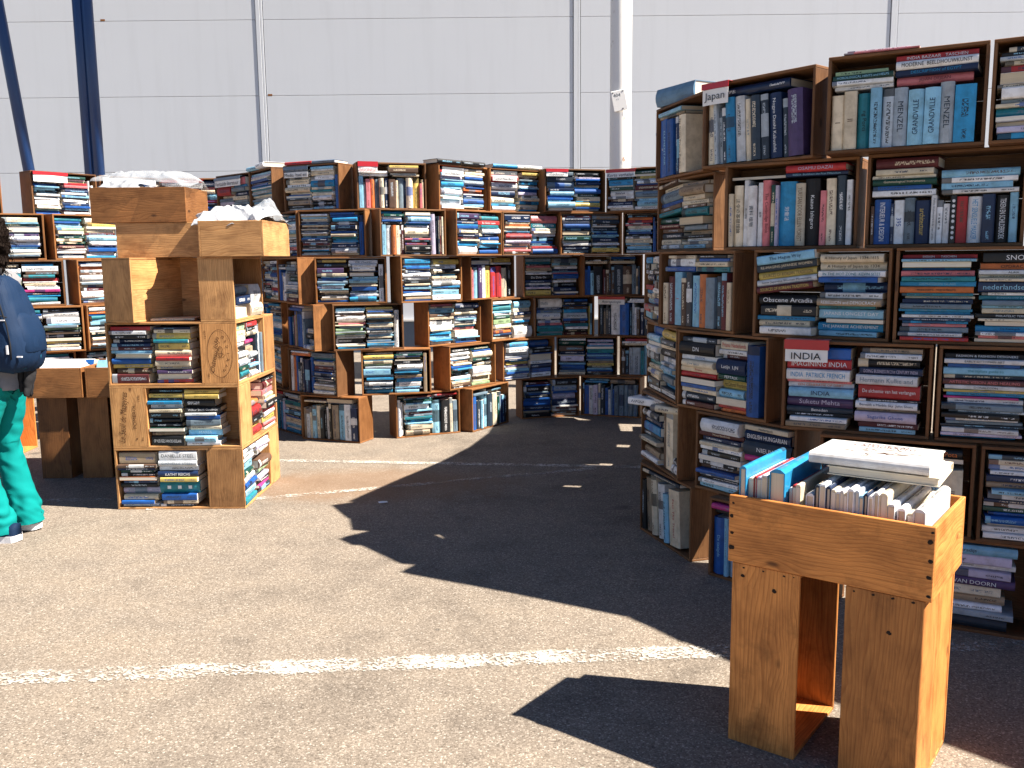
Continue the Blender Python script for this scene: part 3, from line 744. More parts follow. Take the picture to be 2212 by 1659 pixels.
# front faces of the end boards seen from the camera are at local y=-0 of tower; lettering is parented to that crate
def on_tower(par, x, z, rot, y=-.0012):
    Mw = TM @ Matrix.Translation((x, y, z)) @ Matrix.Rotation(rad(90), 4, 'X') @ Matrix.Rotation(rad(rot), 4, 'Z')
    return par.matrix_world.inverted() @ Mw
bpy.context.view_layer.update()
pom, mad = TC[7], TC[9]
stamp(pom, 'Le Seuil de Mazeyres', on_tower(pom, .068, HH+.165, 84), .045, .27, 'both', .35)
stamp(pom, 'POMEROL', on_tower(pom, .122, HH+.17, 90), .018, .17)
stamp(pom, '1998', on_tower(pom, .150, HH+.265, 90), .011, .032)
stamp(pom, 'Btl.', on_tower(pom, .158, HH+.05, 90), .011, .03)
stamp(pom, '●', on_tower(pom, .128, HH+.05, 90), .009, .009)
stamp(mad, '12139', on_tower(mad, .517, 2*HH+.265, 90), .011, .05)
stamp(mad, '1995', on_tower(mad, .527, 2*HH+.05, 90), .009, .03)
stamp(mad, 'Château Jolys', on_tower(mad, .566, 2*HH+.16, 80), .030, .19, 'both', .35)
for i, ch in enumerate('MADIRAN'):
    an = rad(62 - i*20.5)
    stamp(mad, ch, on_tower(mad, .587+.045*math.cos(an), 2*HH+.165+.098*math.sin(an), math.degrees(an)-90), .014, .012)
def oval(par, cx, cz, ax, az, wd):
    V, F = [], []; n = 56
    inv = par.matrix_world.inverted() @ TM
    for k in range(n):
        a = 2*math.pi*k/n
        for s in (0, wd): V.append(inv @ Vector((cx+(ax-s)*math.cos(a), -.0012, cz+(az-s)*math.sin(a))))
    for k in range(n): F.append((2*k, 2*((k+1) % n), 2*((k+1) % n)+1, 2*k+1))
    obj('burnt_oval', mesh('burnt_oval', V, F, (BURN,)), par)
oval(mad, .590, 2*HH+.165, .066, .125, .0022)
oval(mad, .592, 2*HH+.175, .015, .028, .0022); oval(mad, .592, 2*HH+.175, .007, .028, .0018); oval(mad, .592, 2*HH+.155, .022, .012, .0018)

# ------------------------------------------------------------------ foreground book table
FT = cm(.5646+.002, 2.2517, 0, math.degrees(-.6549))
NAILM = plain('nail_stain', (.025,.015,.01,1), .7, .2, .1)
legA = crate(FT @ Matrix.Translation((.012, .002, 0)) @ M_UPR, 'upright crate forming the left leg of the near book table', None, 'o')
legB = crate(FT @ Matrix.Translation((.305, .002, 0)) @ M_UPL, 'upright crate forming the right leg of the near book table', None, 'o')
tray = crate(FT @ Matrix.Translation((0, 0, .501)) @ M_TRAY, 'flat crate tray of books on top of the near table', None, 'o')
bpy.context.view_layer.update()
def nails(par, pts, rz=0):
    inv = par.matrix_world.inverted() @ FT
    for (x, y, z, r, axis) in pts:
        V, F = [], []; n = 9
        for k in range(n):
            a = 2*math.pi*k/n; q = r*rnd.uniform(.75, 1.25)
            p = (x+q*math.cos(a), y, z+q*.8*math.sin(a)) if axis == 'y' else (x, y+q*math.cos(a), z+q*math.sin(a))
            V.append(inv @ Vector(p))
        c = Vector((x, y, z)) + (Vector((0, -.0015, 0)) if axis == 'y' else Vector((.0015, 0, 0)))
        V.append(inv @ c)
        for k in range(n): F.append((k, (k+1) % n, n))
        obj('nail', mesh('nail', V, F, (NAILM,)), par)
yf = -.0008
nails(tray, [(.492,yf,.515,.005,'y'),(.491,yf,.56,.006,'y'),(.493,yf,.60,.0055,'y'),(.49,yf,.645,.0065,'y'),(.494,yf,.668,.004,'y'),
             (.009,yf,.54,.008,'y'),(.010,yf,.58,.005,'y'),(.008,yf,.625,.006,'y'),(.012,yf,.66,.004,'y')])
nails(legA, [(.012+x, .002+yf, z, r, 'y') for x, z, r in ((.032,.49,.003),(.085,.491,.003),(.14,.490,.003),(.165,.492,.002),(.03,.468,.006),(.115,.445,.0065))])
nails(legB, [(.305+x, .002+yf, z, r, 'y') for x, z, r in ((.02,.49,.003),(.065,.491,.0035),(.11,.492,.0035),(.155,.492,.004),(.105,.405,.006))])
MB = FT @ Matrix.Translation((0, 0, .501))
# books standing on their fore edges, spine up, in the tray
M_SPUP = Matrix(((0,0,1,0),(-1,0,0,0),(0,-1,0,0),(0,0,0,1)))        # length -> -y, thickness -> x, depth -> -z (spine on top)
def tray_row(Mb, x, y1, items, ztop, cd, Lr=(.19,.24)):
    for i, (c, T, dz, hard, L) in enumerate(items):
        Dp = min(ztop+dz-.012, .235)
        M = Mb @ Matrix.Translation((x, y1, ztop+dz)) @ M_SPUP
        pos = 'leftmost' if i == 0 else 'rightmost' if i == len(items)-1 else ORD[i+1]+' from left' 
        add_book(M, L, T*.95, Dp, c, None, None, hard=hard, where='standing %s' % pos, cdesc=cd, look='up')
        x += T
    return x
# depth of tray is .33: front row reaches y .02
tray_row(MB, .018, .305, [('B',.019,.075,True,.285),('c',.014,.045,False,.27),('r',.009,.05,True,.27),('l',.014,.05,False,.27),('w',.016,.058,False,.275),('E',.007,.056,False,.27),('B',.042,.075,True,.28),
    ('w',.011,.03,False,.25),('r',.012,.04,False,.26),('c',.013,.045,False,.27),('k',.012,.01,True,.2)], .178, 'left row in the near tray')
tray_row(MB, .19, .295, [('w',.022,.015,True,.265),('h',.012,.04,True,.265),('w',.015,.045,False,.265),('n',.013,.04,True,.265),('c',.012,.035,False,.265),('w',.010,.032,False,.265),('w',.009,.036,False,.265),('c',.008,.03,False,.265),('w',.017,.042,True,.265),('g',.012,.04,True,.265),('s',.010,.03,False,.265),('n',.010,.036,True,.265),('w',.013,.032,True,.265),('w',.013,.042,True,.265),('c',.02,.042,True,.265),('w',.016,.02,False,.265)], .190, 'front row in the near tray')
tray_row(MB, .405, .30, [('w',.02,.03,True,.26),('c',.018,.02,False,.25),('w',.028,.035,True,.27)], .170, 'right end of the near tray')
# the two big books lying on top
Mbig = MB @ Matrix.Translation((.165, .06, .183)) @ Matrix.Rotation(rad(3), 4, 'Z')
add_book(MB @ Matrix.Translation((.467, .325, .246)) @ Matrix.Rotation(rad(183), 4, 'Z'), .26, .022, .21, 'c', None, None, hard=True, where='lying under the big white book', cdesc='the near tray', look='flat')
BIGM = MB @ Matrix.Translation((.172, .095, .272)) @ Matrix.Rotation(rad(3), 4, 'Z') @ Matrix.Rotation(rad(-2.0), 4, 'X')
add_book(BIGM, .285, .028, .225, 'w', None, 'c', hard=True, where='BIG', cdesc='', look='flat')
BOOKS[-1]['seed'] = -1; BOOKS[-1]['label'] = 'big white calligraphy book lying on top of the near tray'
BOOKS[-1]['cover_art'] = True

# ------------------------------------------------------------------ tables and legs by the person
LT = cm(-2.865, 5.25, 0, 1)
crate(LT @ Matrix.Translation((.0, .01, 0)) @ M_UPL, 'upright crate leg of the shaded table, beside the walking person', None, 'w')
crate(LT @ Matrix.Translation((.245, .01, 0)) @ M_UPR, 'upright crate leg of the shaded table, close to the tower', None, 'w')
t1 = LT @ Matrix.Translation((.30, -.03, .501)) @ RZ
t2 = LT @ Matrix.Translation((.65, -.03, .501)) @ RZ
crate(t1 @ M_TRAY, 'flat crate tray of picture books on the shaded table, left one', None, 'w')
crate(t2 @ M_TRAY, 'flat crate tray on the shaded table, right one half behind the tower', None, 'w')
crate(LT @ Matrix.Translation((.48, .01, 0)) @ M_UPR, 'upright crate leg of the shaded table, hidden behind the tower', None, 'w')
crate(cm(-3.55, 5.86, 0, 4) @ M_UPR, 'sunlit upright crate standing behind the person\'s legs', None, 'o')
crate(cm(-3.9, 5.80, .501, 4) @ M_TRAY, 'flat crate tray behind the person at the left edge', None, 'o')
for (tm, cs, nm) in ((t1, 'wwsnbwmc', 'left'), (t2, 'swbgwBtw', 'right')):
    x = .02
    for i, c in enumerate(cs):
        T = rnd.uniform(.02, .04); hh = rnd.uniform(.19, .25)
        M = tm @ Matrix.Translation((x, .03+rnd.uniform(0,.02), .012)) @ Matrix.Rotation(rad(28), 4, 'Y')
        # leaning boards facing the camera side: width along local y
        M = M @ Matrix(((0,0,1,0),(1,0,0,0),(0,1,0,0),(0,0,0,1)))
        add_book(M, .26, T*.7, hh, c, where='leaning %s' % (ORD[i+1]+' from front'), cdesc=nm+' tray of the shaded table', look='up')
        x += T

# ------------------------------------------------------------------ section signs
def sign(key, x0, x1, z1, h, s, tape='r', label='', ink='k', sh=0, tapeh=.022, dz=0, rot=0, hand=False, clear=0):
    M = CR[key][1] @ Matrix.Translation((x0, -.024, z1)) @ Matrix.Rotation(rad(rot), 4, 'Y')
    r = empty('section_sign', mat=M); tag(r, label, 'sign')
    w = x1-x0
    # slightly bowed card
    n = 10; V, F = [], []
    for i in range(n+1):
        t = i/n; b = -.004*math.sin(math.pi*t)
        V += [(w*t, b, -h), (w*t, b, 0)]
    for i in range(n): F.append((2*i, 2*i+2, 2*i+3, 2*i+1))
    k = len(V); V += [(x, y+.0012, z) for x, y, z in V]
    F += [tuple(k+i for i in reversed(f)) for f in F[:n]]
    F += [(0, 1, k+1, k), (2*n, k+2*n, k+2*n+1, 2*n+1)] + [(2*i, k+2*i, k+2*i+2, 2*i+2) for i in range(n)] + [(2*i+1, 2*i+3, k+2*i+3, k+2*i+1) for i in range(n)]
    obj('card', mesh('card', V, F, (PAPER,)), r)
    if clear: box('clear_sleeve', (.0, w, -.0035, -.0015, 0.0005, clear), CLEAR, r)
    if tape:
        zt = clear + .0008
        me_b = box('tape', (-.003, w+.004, -.0055, -.0035, zt, zt+tapeh), TAPE if tape == 'r' else TAPE_S, r)
        box('tape_fold', (-.003, w+.004, -.0055, .05, zt+tapeh+.0004, zt+tapeh+.0016), TAPE if tape == 'r' else TAPE_S, r)
    text(r, 'lettering', s, None, h*(.62 if not hand else .55), w*.92, INK if ink == 'k' else letter_mat(ink), 'both', sh, M=Matrix.Translation((w/2, -.0062, -h*.52)) @ Matrix.Rotation(rad(90), 4, 'X'))
    return r
def clear_mat():
    t = NT('clear_plastic'); co = t.n('NewGeometry').outputs['Position']
    t.out((.55,.58,.62,1), .10, .8); t.bump(t.noise(co, 60, 3), .3, .003)
    tr = t.n('BsdfTransparent'); tr.inputs[0].default_value = (.95,.96,.97,1); mx = t.n('MixShader')
    lw = t.n('LayerWeight'); lw.inputs[0].default_value = .35
    f = t.math('ADD', t.math('MULTIPLY', lw.outputs[1], .35), .06)
    t.t.links.new(f, mx.inputs[0]); t.t.links.new(tr.outputs[0], mx.inputs[1]); t.t.links.new(t.b.outputs[0], mx.inputs[2])
    t.t.links.new(mx.outputs[0], t.t.nodes['Material Output'].inputs[0]); return t.m
CLEAR = clear_mat()
sign('R6b', .012, .135, .303, .060, 'Japan', label='white sign reading Japan with red tape on the right wall', ink='h')
sign('R3c', .012, .160, .300, .044, 'INDIA', label='handwritten white sign reading INDIA under red tape', tapeh=.034, hand=True)
sign('B6a', .03, .245, .278, .038, 'Media /taal en', 's', 'white sign reading Media /taal en on the back wall', clear=.016)
sign('B6b', .010, .145, .295, .040, 'INDONESIE', label='handwritten pinkish sign reading INDONESIE under red tape', ink='p', tapeh=.034)
sign('B6c', .012, .225, .285, .040, 'Geschiedenis', None, 'white sign reading Geschiedenis, left of two alike', ink='h', clear=.02)
sign('B6d', .014, .235, .272, .040, 'Geschiedenis', None, 'white sign reading Geschiedenis, right of two alike', ink='h', clear=.035)
sign('B6e', .008, .180, .302, .032, 'Techniek', label='white sign reading Techniek under red tape', ink='h')
sign('B6f', .010, .245, .300, .038, 'Korte verhalen', label='white sign reading Korte verhalen under red tape', ink='n', sh=.2)
sign('B3e', .012, .235, .300, .040, 'Antropologie', label='white sign reading Antropologie low on the back wall', ink='n', sh=.2)
sign('C6b', .03, .36, .290, .044, 'Vertaalde literatuur', label='white sign reading Vertaalde literatuur under red tape behind the tower tray', ink='h')
sign('C6c', .02, .40, .285, .050, 'Vertaalde literatuur', 's', 'white sign reading Vertaalde literatuur under grey-blue tape', ink='h')
sign('C6a', .02, .44, .310, .060, 'B', None, 'large white plastic-wrapped sign above the topmost tray', ink='g')
sign('L6b', .010, .26, .300, .050, ' ', label='crumpled white sign with red tape on the left wall')

# ------------------------------------------------------------------ loose books lying on top of the walls
def loose(x, y, z, yaw, L, T, Dp, c, label, hard=True, tilt=0, title=None, tc=None):
    add_book(cm(x, y, z, yaw) @ Matrix.Rotation(rad(tilt), 4, 'Y'), L, T, Dp, c, title, tc, hard=hard, look='flat')
    BOOKS[-1]['label'] = label; BOOKS[-1]['force'] = True
Z6 = 6*HH+.001
def on(key, x, y, rot=0): 
    p = CR[key][1] @ Vector((x, y, 0)); return p.x, p.y, BK[key][3]+rot
x, y, a = on('R6a', .05, -.02); loose(x, y, Z6, a+14, .27, .078, .20, 'b', 'thick grey-blue book lying on top of the right wall\'s far end')
BOOKS[-1]['col'] = srgb('#5f83a0'); BOOKS[-1]['seed'] = -1
for i, (xx, L, c) in enumerate(((-.02, .235, 'k'), (.225, .24, 'k'))):
    x, y, a = on('B6c', xx, -.012); loose(x, y, Z6+.002*i, a, L, .03, .16, c, 'black book lying on the back wall, %s of two alike' % ['left', 'right'][i])
for i, (xx, L, c, cn) in enumerate(((.03, .22, 'B', 'bright blue'), (.255, .23, 'w', 'white'))):
    x, y, a = on('B6d', xx, -.006); loose(x, y, Z6+.001, a, L, .027, .16, c, '%s book lying on top of the right-hand Geschiedenis crate' % cn)
x, y, a = on('B6a', .02, .0); loose(x, y, Z6+.001, a, .24, .022, .16, 'r', 'red book lying on top of the Media crate')
x, y, a = on('B6a', .265, .003); loose(x, y, Z6+.001, a, .20, .022, .16, 'G', 'grey-blue book lying on top of the Media crate'); BOOKS[-1]['col'] = srgb('#6b7c92')
x, y, a = on('C6d', .02, -.02); loose(x, y, Z6+.001, a+6, .23, .03, .16, 's', 'pale blue book lying on the left corner bay')
x, y, a = on('C6d', .26, -.03); loose(x, y, Z6+.001, a-5, .22, .035, .16, 'w', 'white book lying on the left corner bay')
x, y, a = on('R6c', .05, .0); loose(x, y, Z6, a, .24, .006, .16, 'p', 'thin pink magazine lying on top of the right wall', False)
x, y, a = on('R6c', .06, .01); loose(x, y, Z6+.007, a+3, .2, .006, .15, 'w', 'thin white magazine lying on top of the right wall', False)
# books pushed out of the turned crates at the right wall's end
p = CR['R2a'][1] @ Vector((.02, -.075, HC-.062)); loose(p.x, p.y, p.z, BK['R2a'][3]+35, .20, .034, .15, 'w', 'white paperback jutting out of the right wall\'s far end', False)
p = CR['R2a'][1] @ Vector((.28, -.05, HC-.055)); loose(p.x, p.y, p.z, BK['R2a'][3]+30, .19, .03, .14, 'c', 'cream book jutting out above the upright tan book', True)
# tower shelf book
p = TM @ Vector((.22, .05, 3*HH+.002)); loose(p.x, p.y, p.z, 8, .22, .012, .15, 'c', 'cream booklet lying in the tower\'s open middle shelf', False)
# books in the topmost tray and the middle tray
xx = .02
for i, c in enumerate('wkhwrgnwGkcw'):
    T = rnd.uniform(.025, .045)
    add_book(Mtc @ Matrix.Translation((xx, .29, .165+rnd.uniform(.0, .035))) @ M_SPUP, .24, T*.95, .15, c, hard=True, where='standing %s' % (ORD[i+1]+' from left'), cdesc='the topmost tower tray', look='up')
    xx += T

# ------------------------------------------------------------------ plastic sheets
def white_plastic():
    t = NT('white_plastic'); co = t.obco()
    t.out((.46,.48,.51,1), .25, .5)
    t.bump(t.noise(co, 22, 4, .6), .5, .01); return t.m
WPL = white_plastic()
def crumple(name, label, M, lx, ly, amp, seed, mat, hump, nx=56, ny=36, cat='plastic sheet', thin=True):
    V, F = [], []; off = Vector((seed*3.1, seed*1.7, seed*2.3))
    for j in range(ny+1):
        for i in range(nx+1):
            u, v = i/nx, j/ny
            p = Vector((u*lx, v*ly, 0))
            q = p*9 + off
            f1 = 1-abs(noise.noise(q))*2
            f2 = 1-abs(noise.noise(q*2.3+off))*2
            e = min(1, 6*min(u, 1-u, v, 1-v)+.1)
            z = hump(u, v)*(1) + amp*(.65*f1+.35*f2)*(.35+.65*e)
            dx = amp*.9*noise.noise(q*1.3+Vector((9,2,1))); dy = amp*.9*noise.noise(q*1.3+Vector((1,7,3)))
            V.append((p.x+dx, p.y+dy, z))
    for j in range(ny):
        for i in range(nx):
            a = j*(nx+1)+i; F.append((a, a+1, a+nx+2, a+nx+1))
    me = mesh(name, V, F, (mat,), True)
    o = obj(name, me); o.matrix_world = M; tag(o, label, cat)
    md = o.modifiers.new('thickness', 'SOLIDIFY'); md.thickness = .0008
    return o
hb = lambda u, v: .175 + .055*math.sin(math.pi*min(1, u*1.05))*(.55+.45*math.sin(math.pi*v)) - .03*(abs(u-.5)*2)**6
crumple('plastic_sheet', 'bright white plastic sheeting heaped in the tower\'s right tray', Mtb @ Matrix.Translation((.01, .0, 0)), .48, .36, .05, 3, WPL, hb, 90, 66)
hc = lambda u, v: .16 + .05*math.sin(math.pi*u)*math.sin(math.pi*v) + .03*u
crumple('plastic_bag', 'clear plastic wrap sticking up at the right end of the white sheeting', Mtb @ Matrix.Translation((.10, -.03, .03)), .26, .16, .04, 8, CLEAR, lambda u, v: .15+.09*math.sin(math.pi*u)*math.sin(math.pi*v), 40, 28)
crumple('plastic_bag', 'clear plastic sheet draped over the topmost tray', Mtc @ Matrix.Translation((.02, -.03, .05)), .52, .36, .03, 12, CLEAR, lambda u, v: .15+.05*math.sin(math.pi*v)-.07*max(0, u-.75)*2, 60, 40)
crumple('plastic_bag', 'whitish plastic bag bunched at the left of the topmost tray', Mtc @ Matrix.Translation((.03, .02, .04)), .2, .25, .035, 15, WPL, lambda u, v: .135+.04*math.sin(math.pi*u)*math.sin(math.pi*v), 36, 30)
# clear wrap around the sign behind the tray; wrapped book on the near table
crumple('plastic_bag', 'clear plastic wrapper upright between the books of the near tray', MB @ Matrix.Translation((.17, .20, .22)) @ Matrix.Rotation(rad(62), 4, 'X'), .12, .07, .006, 21, CLEAR, lambda u, v: 0, 20, 12)

# ------------------------------------------------------------------ the person walking out of frame
def skin_mesh(name, pts, edges, radii, mat, sub=2):
    me = bpy.data.meshes.new(name); me.from_pydata(pts, edges, []); me.update()
    o = bpy.data.objects.new(name, me); COL.objects.link(o)
    sk = o.modifiers.new('skin', 'SKIN'); sk.use_smooth_shade = True
    lay = me.skin_vertices[0].data if me.skin_vertices else None
    if lay is None:
        bm = bmesh.new(); bm.from_mesh(me); bm.verts.layers.skin.verify(); bm.to_mesh(me); bm.free(); lay = me.skin_vertices[0].data
    for i, r in enumerate(radii):
        lay[i].radius = r if isinstance(r, tuple) else (r, r); lay[i].use_root = (i == 0)
    s = o.modifiers.new('sub', 'SUBSURF'); s.levels = sub; s.render_levels = sub
    dg = bpy.context.evaluated_depsgraph_get(); dg.update()
    m2 = bpy.data.meshes.new_from_object(o.evaluated_get(dg)); m2.name = name
    bpy.data.objects.remove(o); bpy.data.meshes.remove(me)
    m2.materials.clear(); m2.materials.append(mat)
    m2.polygons.foreach_set('use_smooth', [True]*len(m2.polygons))
    return m2
def wrinkle(me, amp, sc, zs=1.0, lo=-9, hi=9):
    for v in me.vertices:
        q = Vector((v.co.x*sc, v.co.y*sc, v.co.z*sc*zs))
        d = (1-2*abs(noise.noise(q))) * amp
        if lo < v.co.z < hi: v.co += v.normal*d
    me.update()
def fabric(name, col, sc=500, rough=.85):
    t = NT(name); co = t.obco(); n1 = t.noise(co, sc, 2); n2 = t.noise(co, 9, 4)
    c = t.mix(n2, col, tuple(x*.7 for x in col[:3])+(1,)); t.bump(t.math('ADD', n1, t.math('MULTIPLY', n2, 3)), .25, .003)
    return t.out(c, rough, .15)
SKIN = plain('skin', (.52,.30,.21,1), .55, .3, .08)
HAIR = plain('dark_brown_hair', (.014,.009,.007,1), .8, .08, .2, 60)
TEAL = fabric('teal_trousers', (.0,.235,.23,1)); GREY = fabric('grey_sweater', (.24,.245,.265,1)); NAVYF = fabric('navy_backpack', (.008,.026,.070,1), 800, .65)
PETROL = fabric('petrol_panel', (.008,.062,.115,1), 800, .65); BLKF = fabric('black_fabric', (.022,.022,.025,1)); SOLE = plain('white_sole', (.75,.76,.80,1), .6, .3, .08)
KHAKI = fabric('grey_lining', (.20,.19,.17,1))
def person():
    r = empty('person', loc=(-2.43, 4.13, 0)); tag(r, 'person in teal trousers and grey sweater walking out of the left edge', 'person')
    inv = r.matrix_world.inverted() if False else Matrix.Translation((2.43, -4.13, 0))
    def add(nm, me): me.transform(inv); return obj(nm, me, r)
    X, Y = -2.43, 4.13
    # body: head, neck, torso core, arms and hands in one skin
    pts = [(X,Y,.84),(X,Y,1.05),(X-.005,Y,1.22),(X-.01,Y,1.30),(X-.03,Y,1.385),(X-.035,Y,1.45),(X-.03,Y,1.505),
           (X-.02,Y-.15,1.225),(X-.06,Y-.20,1.0),(X-.22,Y-.19,.93),(X-.27,Y-.18,.925),(X-.02,Y+.15,1.225),(X-.06,Y+.20,1.0),(X-.22,Y+.19,.93),(X-.27,Y+.18,.925)]
    ed = [(0,1),(1,2),(2,3),(3,4),(4,5),(5,6),(2,7),(7,8),(8,9),(9,10),(2,11),(11,12),(12,13),(13,14)]
    rr = [(.11,.13),(.10,.12),(.09,.10),.05,(.085,.072),(.10,.078),(.07,.06),.05,.036,.026,.03,.05,.036,.026,.03]
    for s, w in ((-1, 10), (1, 14)):
        bx, by, bz = pts[w]
        base = len(pts)
        for k, (oy, ln) in enumerate(((-.028, .062), (-.010, .075), (.008, .07), (.024, .055))):
            pts += [(bx-.035, by+oy, bz), (bx-.035-ln*.6, by+oy*1.1, bz-.008), (bx-.035-ln, by+oy*1.1, bz-.03)]
            i = base+k*3; ed += [(w, i), (i, i+1), (i+1, i+2)]; rr += [.010, .0085, .007]
        i = len(pts); pts += [(bx-.005, by-s*.03, bz+.012), (bx-.04, by-s*.045, bz+.005)]; ed += [(w, i), (i, i+1)]; rr += [.011, .008]
    add('body', skin_mesh('body', pts, ed, rr, SKIN))
    # facial features (turned away from the camera): nose, ears
    for nm, c, s in (('nose', (X-.135, Y, 1.435), (.018,.012,.022)), ('ear', (X-.03, Y-.083, 1.44), (.02,.008,.03)), ('ear', (X-.03, Y+.083, 1.44), (.02,.008,.03))):
        bm = bmesh.new(); bmesh.ops.create_uvsphere(bm, u_segments=12, v_segments=8, radius=1)
        for v in bm.verts: v.co = Vector((c[0]+v.co.x*s[0], c[1]+v.co.y*s[1], c[2]+v.co.z*s[2]))
        me = bpy.data.meshes.new(nm); bm.to_mesh(me); bm.free(); me.materials.append(SKIN); add(nm, me)
    # trousers: flared legs, cut open at the hem
    me = skin_mesh('trousers', [(X-.02,Y,.80),(X-.012,Y-.07,.72),(X-.03,Y-.08,.58),(X-.075,Y-.085,.45),(X-.05,Y-.08,.28),(X+.0,Y-.08,.10),(X+.02,Y-.08,-.10),(X-.005,Y+.07,.72),(X-.0,Y+.08,.58),(X-.03,Y+.085,.45),(X-.0,Y+.085,.28),(X+.035,Y+.085,.12),(X+.05,Y+.085,-.10)],
        [(0,1),(1,2),(2,3),(3,4),(4,5),(5,6),(0,7),(7,8),(8,9),(9,10),(10,11),(11,12)], [(.09,.13),(.095,.088),.078,.060,.062,.074,.085,(.098,.09),.078,.060,.062,.074,.085], TEAL, 4)
    bm = bmesh.new(); bm.from_mesh(me); bmesh.ops.bisect_plane(bm, geom=bm.verts[:]+bm.edges[:]+bm.faces[:], plane_co=(X, Y, .042), plane_no=(-.05, 0, 1), clear_inner=True); bm.to_mesh(me); bm.free(); me.update()
    for v in me.vertices:
        q = v.co; h = q.z
        f = .005*(1-2*abs(noise.noise(Vector((q.x*9+3, q.y*9, h*20+q.x*14))))) + .003*noise.noise(Vector((q.x*30, q.y*30, h*9)))
        f += .007*math.sin(h*75 + 9*noise.noise(q*8))*math.exp(-((h-.45)/.07)**2)*.6 + .006*math.sin(h*85+8*noise.noise(q*9))*math.exp(-((h-.13)/.06)**2)
        v.co = q + v.normal*f
    me.update(); add('trousers', me)
    # sweater
    me = skin_mesh('sweater', [(X,Y,.60),(X,Y,.90),(X-.005,Y,1.10),(X-.01,Y,1.22),(X-.01,Y,1.285),(X-.02,Y-.165,1.21),(X-.06,Y-.205,1.0),(X-.21,Y-.192,.935),(X-.02,Y+.165,1.21),(X-.06,Y+.205,1.0),(X-.21,Y+.192,.935)],
        [(0,1),(1,2),(2,3),(3,4),(3,5),(5,6),(6,7),(3,8),(8,9),(9,10)], [(.13,.165),(.122,.155),(.112,.15),(.09,.115),.065,.075,.058,.045,.075,.058,.045], GREY, 3)
    bm = bmesh.new(); bm.from_mesh(me); bmesh.ops.bisect_plane(bm, geom=bm.verts[:]+bm.edges[:]+bm.faces[:], plane_co=(X, Y, .725), plane_no=(.06, 0, 1), clear_inner=True); bm.to_mesh(me); bm.free(); me.update()
    wrinkle(me, .008, 15, 1.8); wrinkle(me, .0025, 45); add('sweater', me)
    # hair: a curly mass with loose locks
    bm = bmesh.new(); bmesh.ops.create_icosphere(bm, subdivisions=5, radius=1)
    for v in bm.verts:
        d = v.co.normalized(); q = Vector((X-.030+d.x*.115, Y+d.y*.11, 1.44+d.z*(.115 if d.z > 0 else .21)))
        if d.z < 0: q.x += .03*(-d.z)
        if d.x < -.35 and d.z < .35: q.x += .09*min(1, (-d.x-.35)*2.2)
        q += d*(.020*(1-2*abs(noise.noise(q*22)))+.010*noise.noise(q*60)); v.co = q
    me = bpy.data.meshes.new('hair'); bm.to_mesh(me); bm.free(); me.materials.append(HAIR); add('hair', me)
    V, F = [], []
    for k in range(260):
        a = rnd.uniform(-1.9, 1.9); h = rnd.uniform(-.9, .9)
        d = Vector((math.cos(a)*math.sqrt(1-h*h), math.sin(a)*math.sqrt(1-h*h), h))
        p = Vector((X-.026+d.x*.112, Y+d.y*.108, 1.43+d.z*(.11 if d.z > 0 else .20)))
        base = len(V); n = 9; ph = rnd.uniform(0, 6.28); R = rnd.uniform(.005, .012); dr = (d*.6+Vector((0,0,-1))+Vector((rnd.gauss(0,.3), rnd.gauss(0,.3), 0))).normalized()
        o1 = dr.orthogonal().normalized(); o2 = dr.cross(o1); st = rnd.uniform(.006, .011)
        for i in range(n):
            c = p + dr*st*i + (o1*math.cos(ph+i*1.1)+o2*math.sin(ph+i*1.1))*R
            w = .0024*(1-.6*i/n)
            V += [c+o1*w, c+o2*w-o1*w*.5, c-o2*w-o1*w*.5]
        for i in range(n-1):
            for j in range(3): F.append((base+i*3+j, base+i*3+(j+1) % 3, base+i*3+3+(j+1) % 3, base+i*3+3+j))
    me = mesh('loose_locks', V, F, (HAIR,)); add('loose_locks', me)
    # shoes
    for k, (hx, hy, hz, tilt) in enumerate(((-2.325, Y-.088, .0, 0), (-2.325, Y+.092, .004, 3))):
        nm = 'shoe'
        def outline(t):   # t 0 heel .. 1 toe, half width
            return .040*(1-(1-min(1, t/.12))**2)**.5*(1+.22*math.sin(math.pi*max(0, t-.25)/.75*.9)) * (1 if t < .85 else max(.05, 1-((t-.85)/.15)**2)**.5)
        ns = 18; SV, SF, UV_, UF = [], [], [], []
        for i in range(ns+1):
            t = i/ns; w = max(.004, outline(t)); x = -t*.275
            rise = .012*max(0, (t-.8)/.2) + .006*max(0, (.1-t)/.1)
            SV += [(x, -w, rise), (x, w, rise), (x, w*1.04, .032+rise*.5), (x, -w*1.04, .032+rise*.5)]
            top = .032 + (.055 if t < .3 else .055-.036*min(1, (t-.3)/.55)) * (1-(max(0, t-.8)/.2)**2*.6)
            for a in range(9):
                an = math.pi*a/8
                UV_.append((x, -w*.97*math.cos(an), .030+(top-.03)*math.sin(an)**.7))
        for i in range(ns):
            for j in range(4): SF.append((i*4+j, i*4+(j+1) % 4, i*4+4+(j+1) % 4, i*4+4+j))
            for j in range(8): UF.append((i*9+j, i*9+j+1, i*9+10+j, i*9+9+j))
        SF += [(3,2,1,0), (ns*4, ns*4+1, ns*4+2, ns*4+3)]; UF += [tuple(range(9)), tuple(ns*9+8-i for i in range(9))]
        Ms = Matrix.Translation((hx, hy, hz)) @ Matrix.Rotation(rad(tilt), 4, 'Y')
        up = mesh('shoe', UV_, UF, (NAVYF,), True); up.transform(Ms); so = add('shoe', up)
        sm = mesh('sole', SV, SF, (SOLE,)); sm.transform(Ms); sm.transform(inv); obj('sole', sm, so)
person()
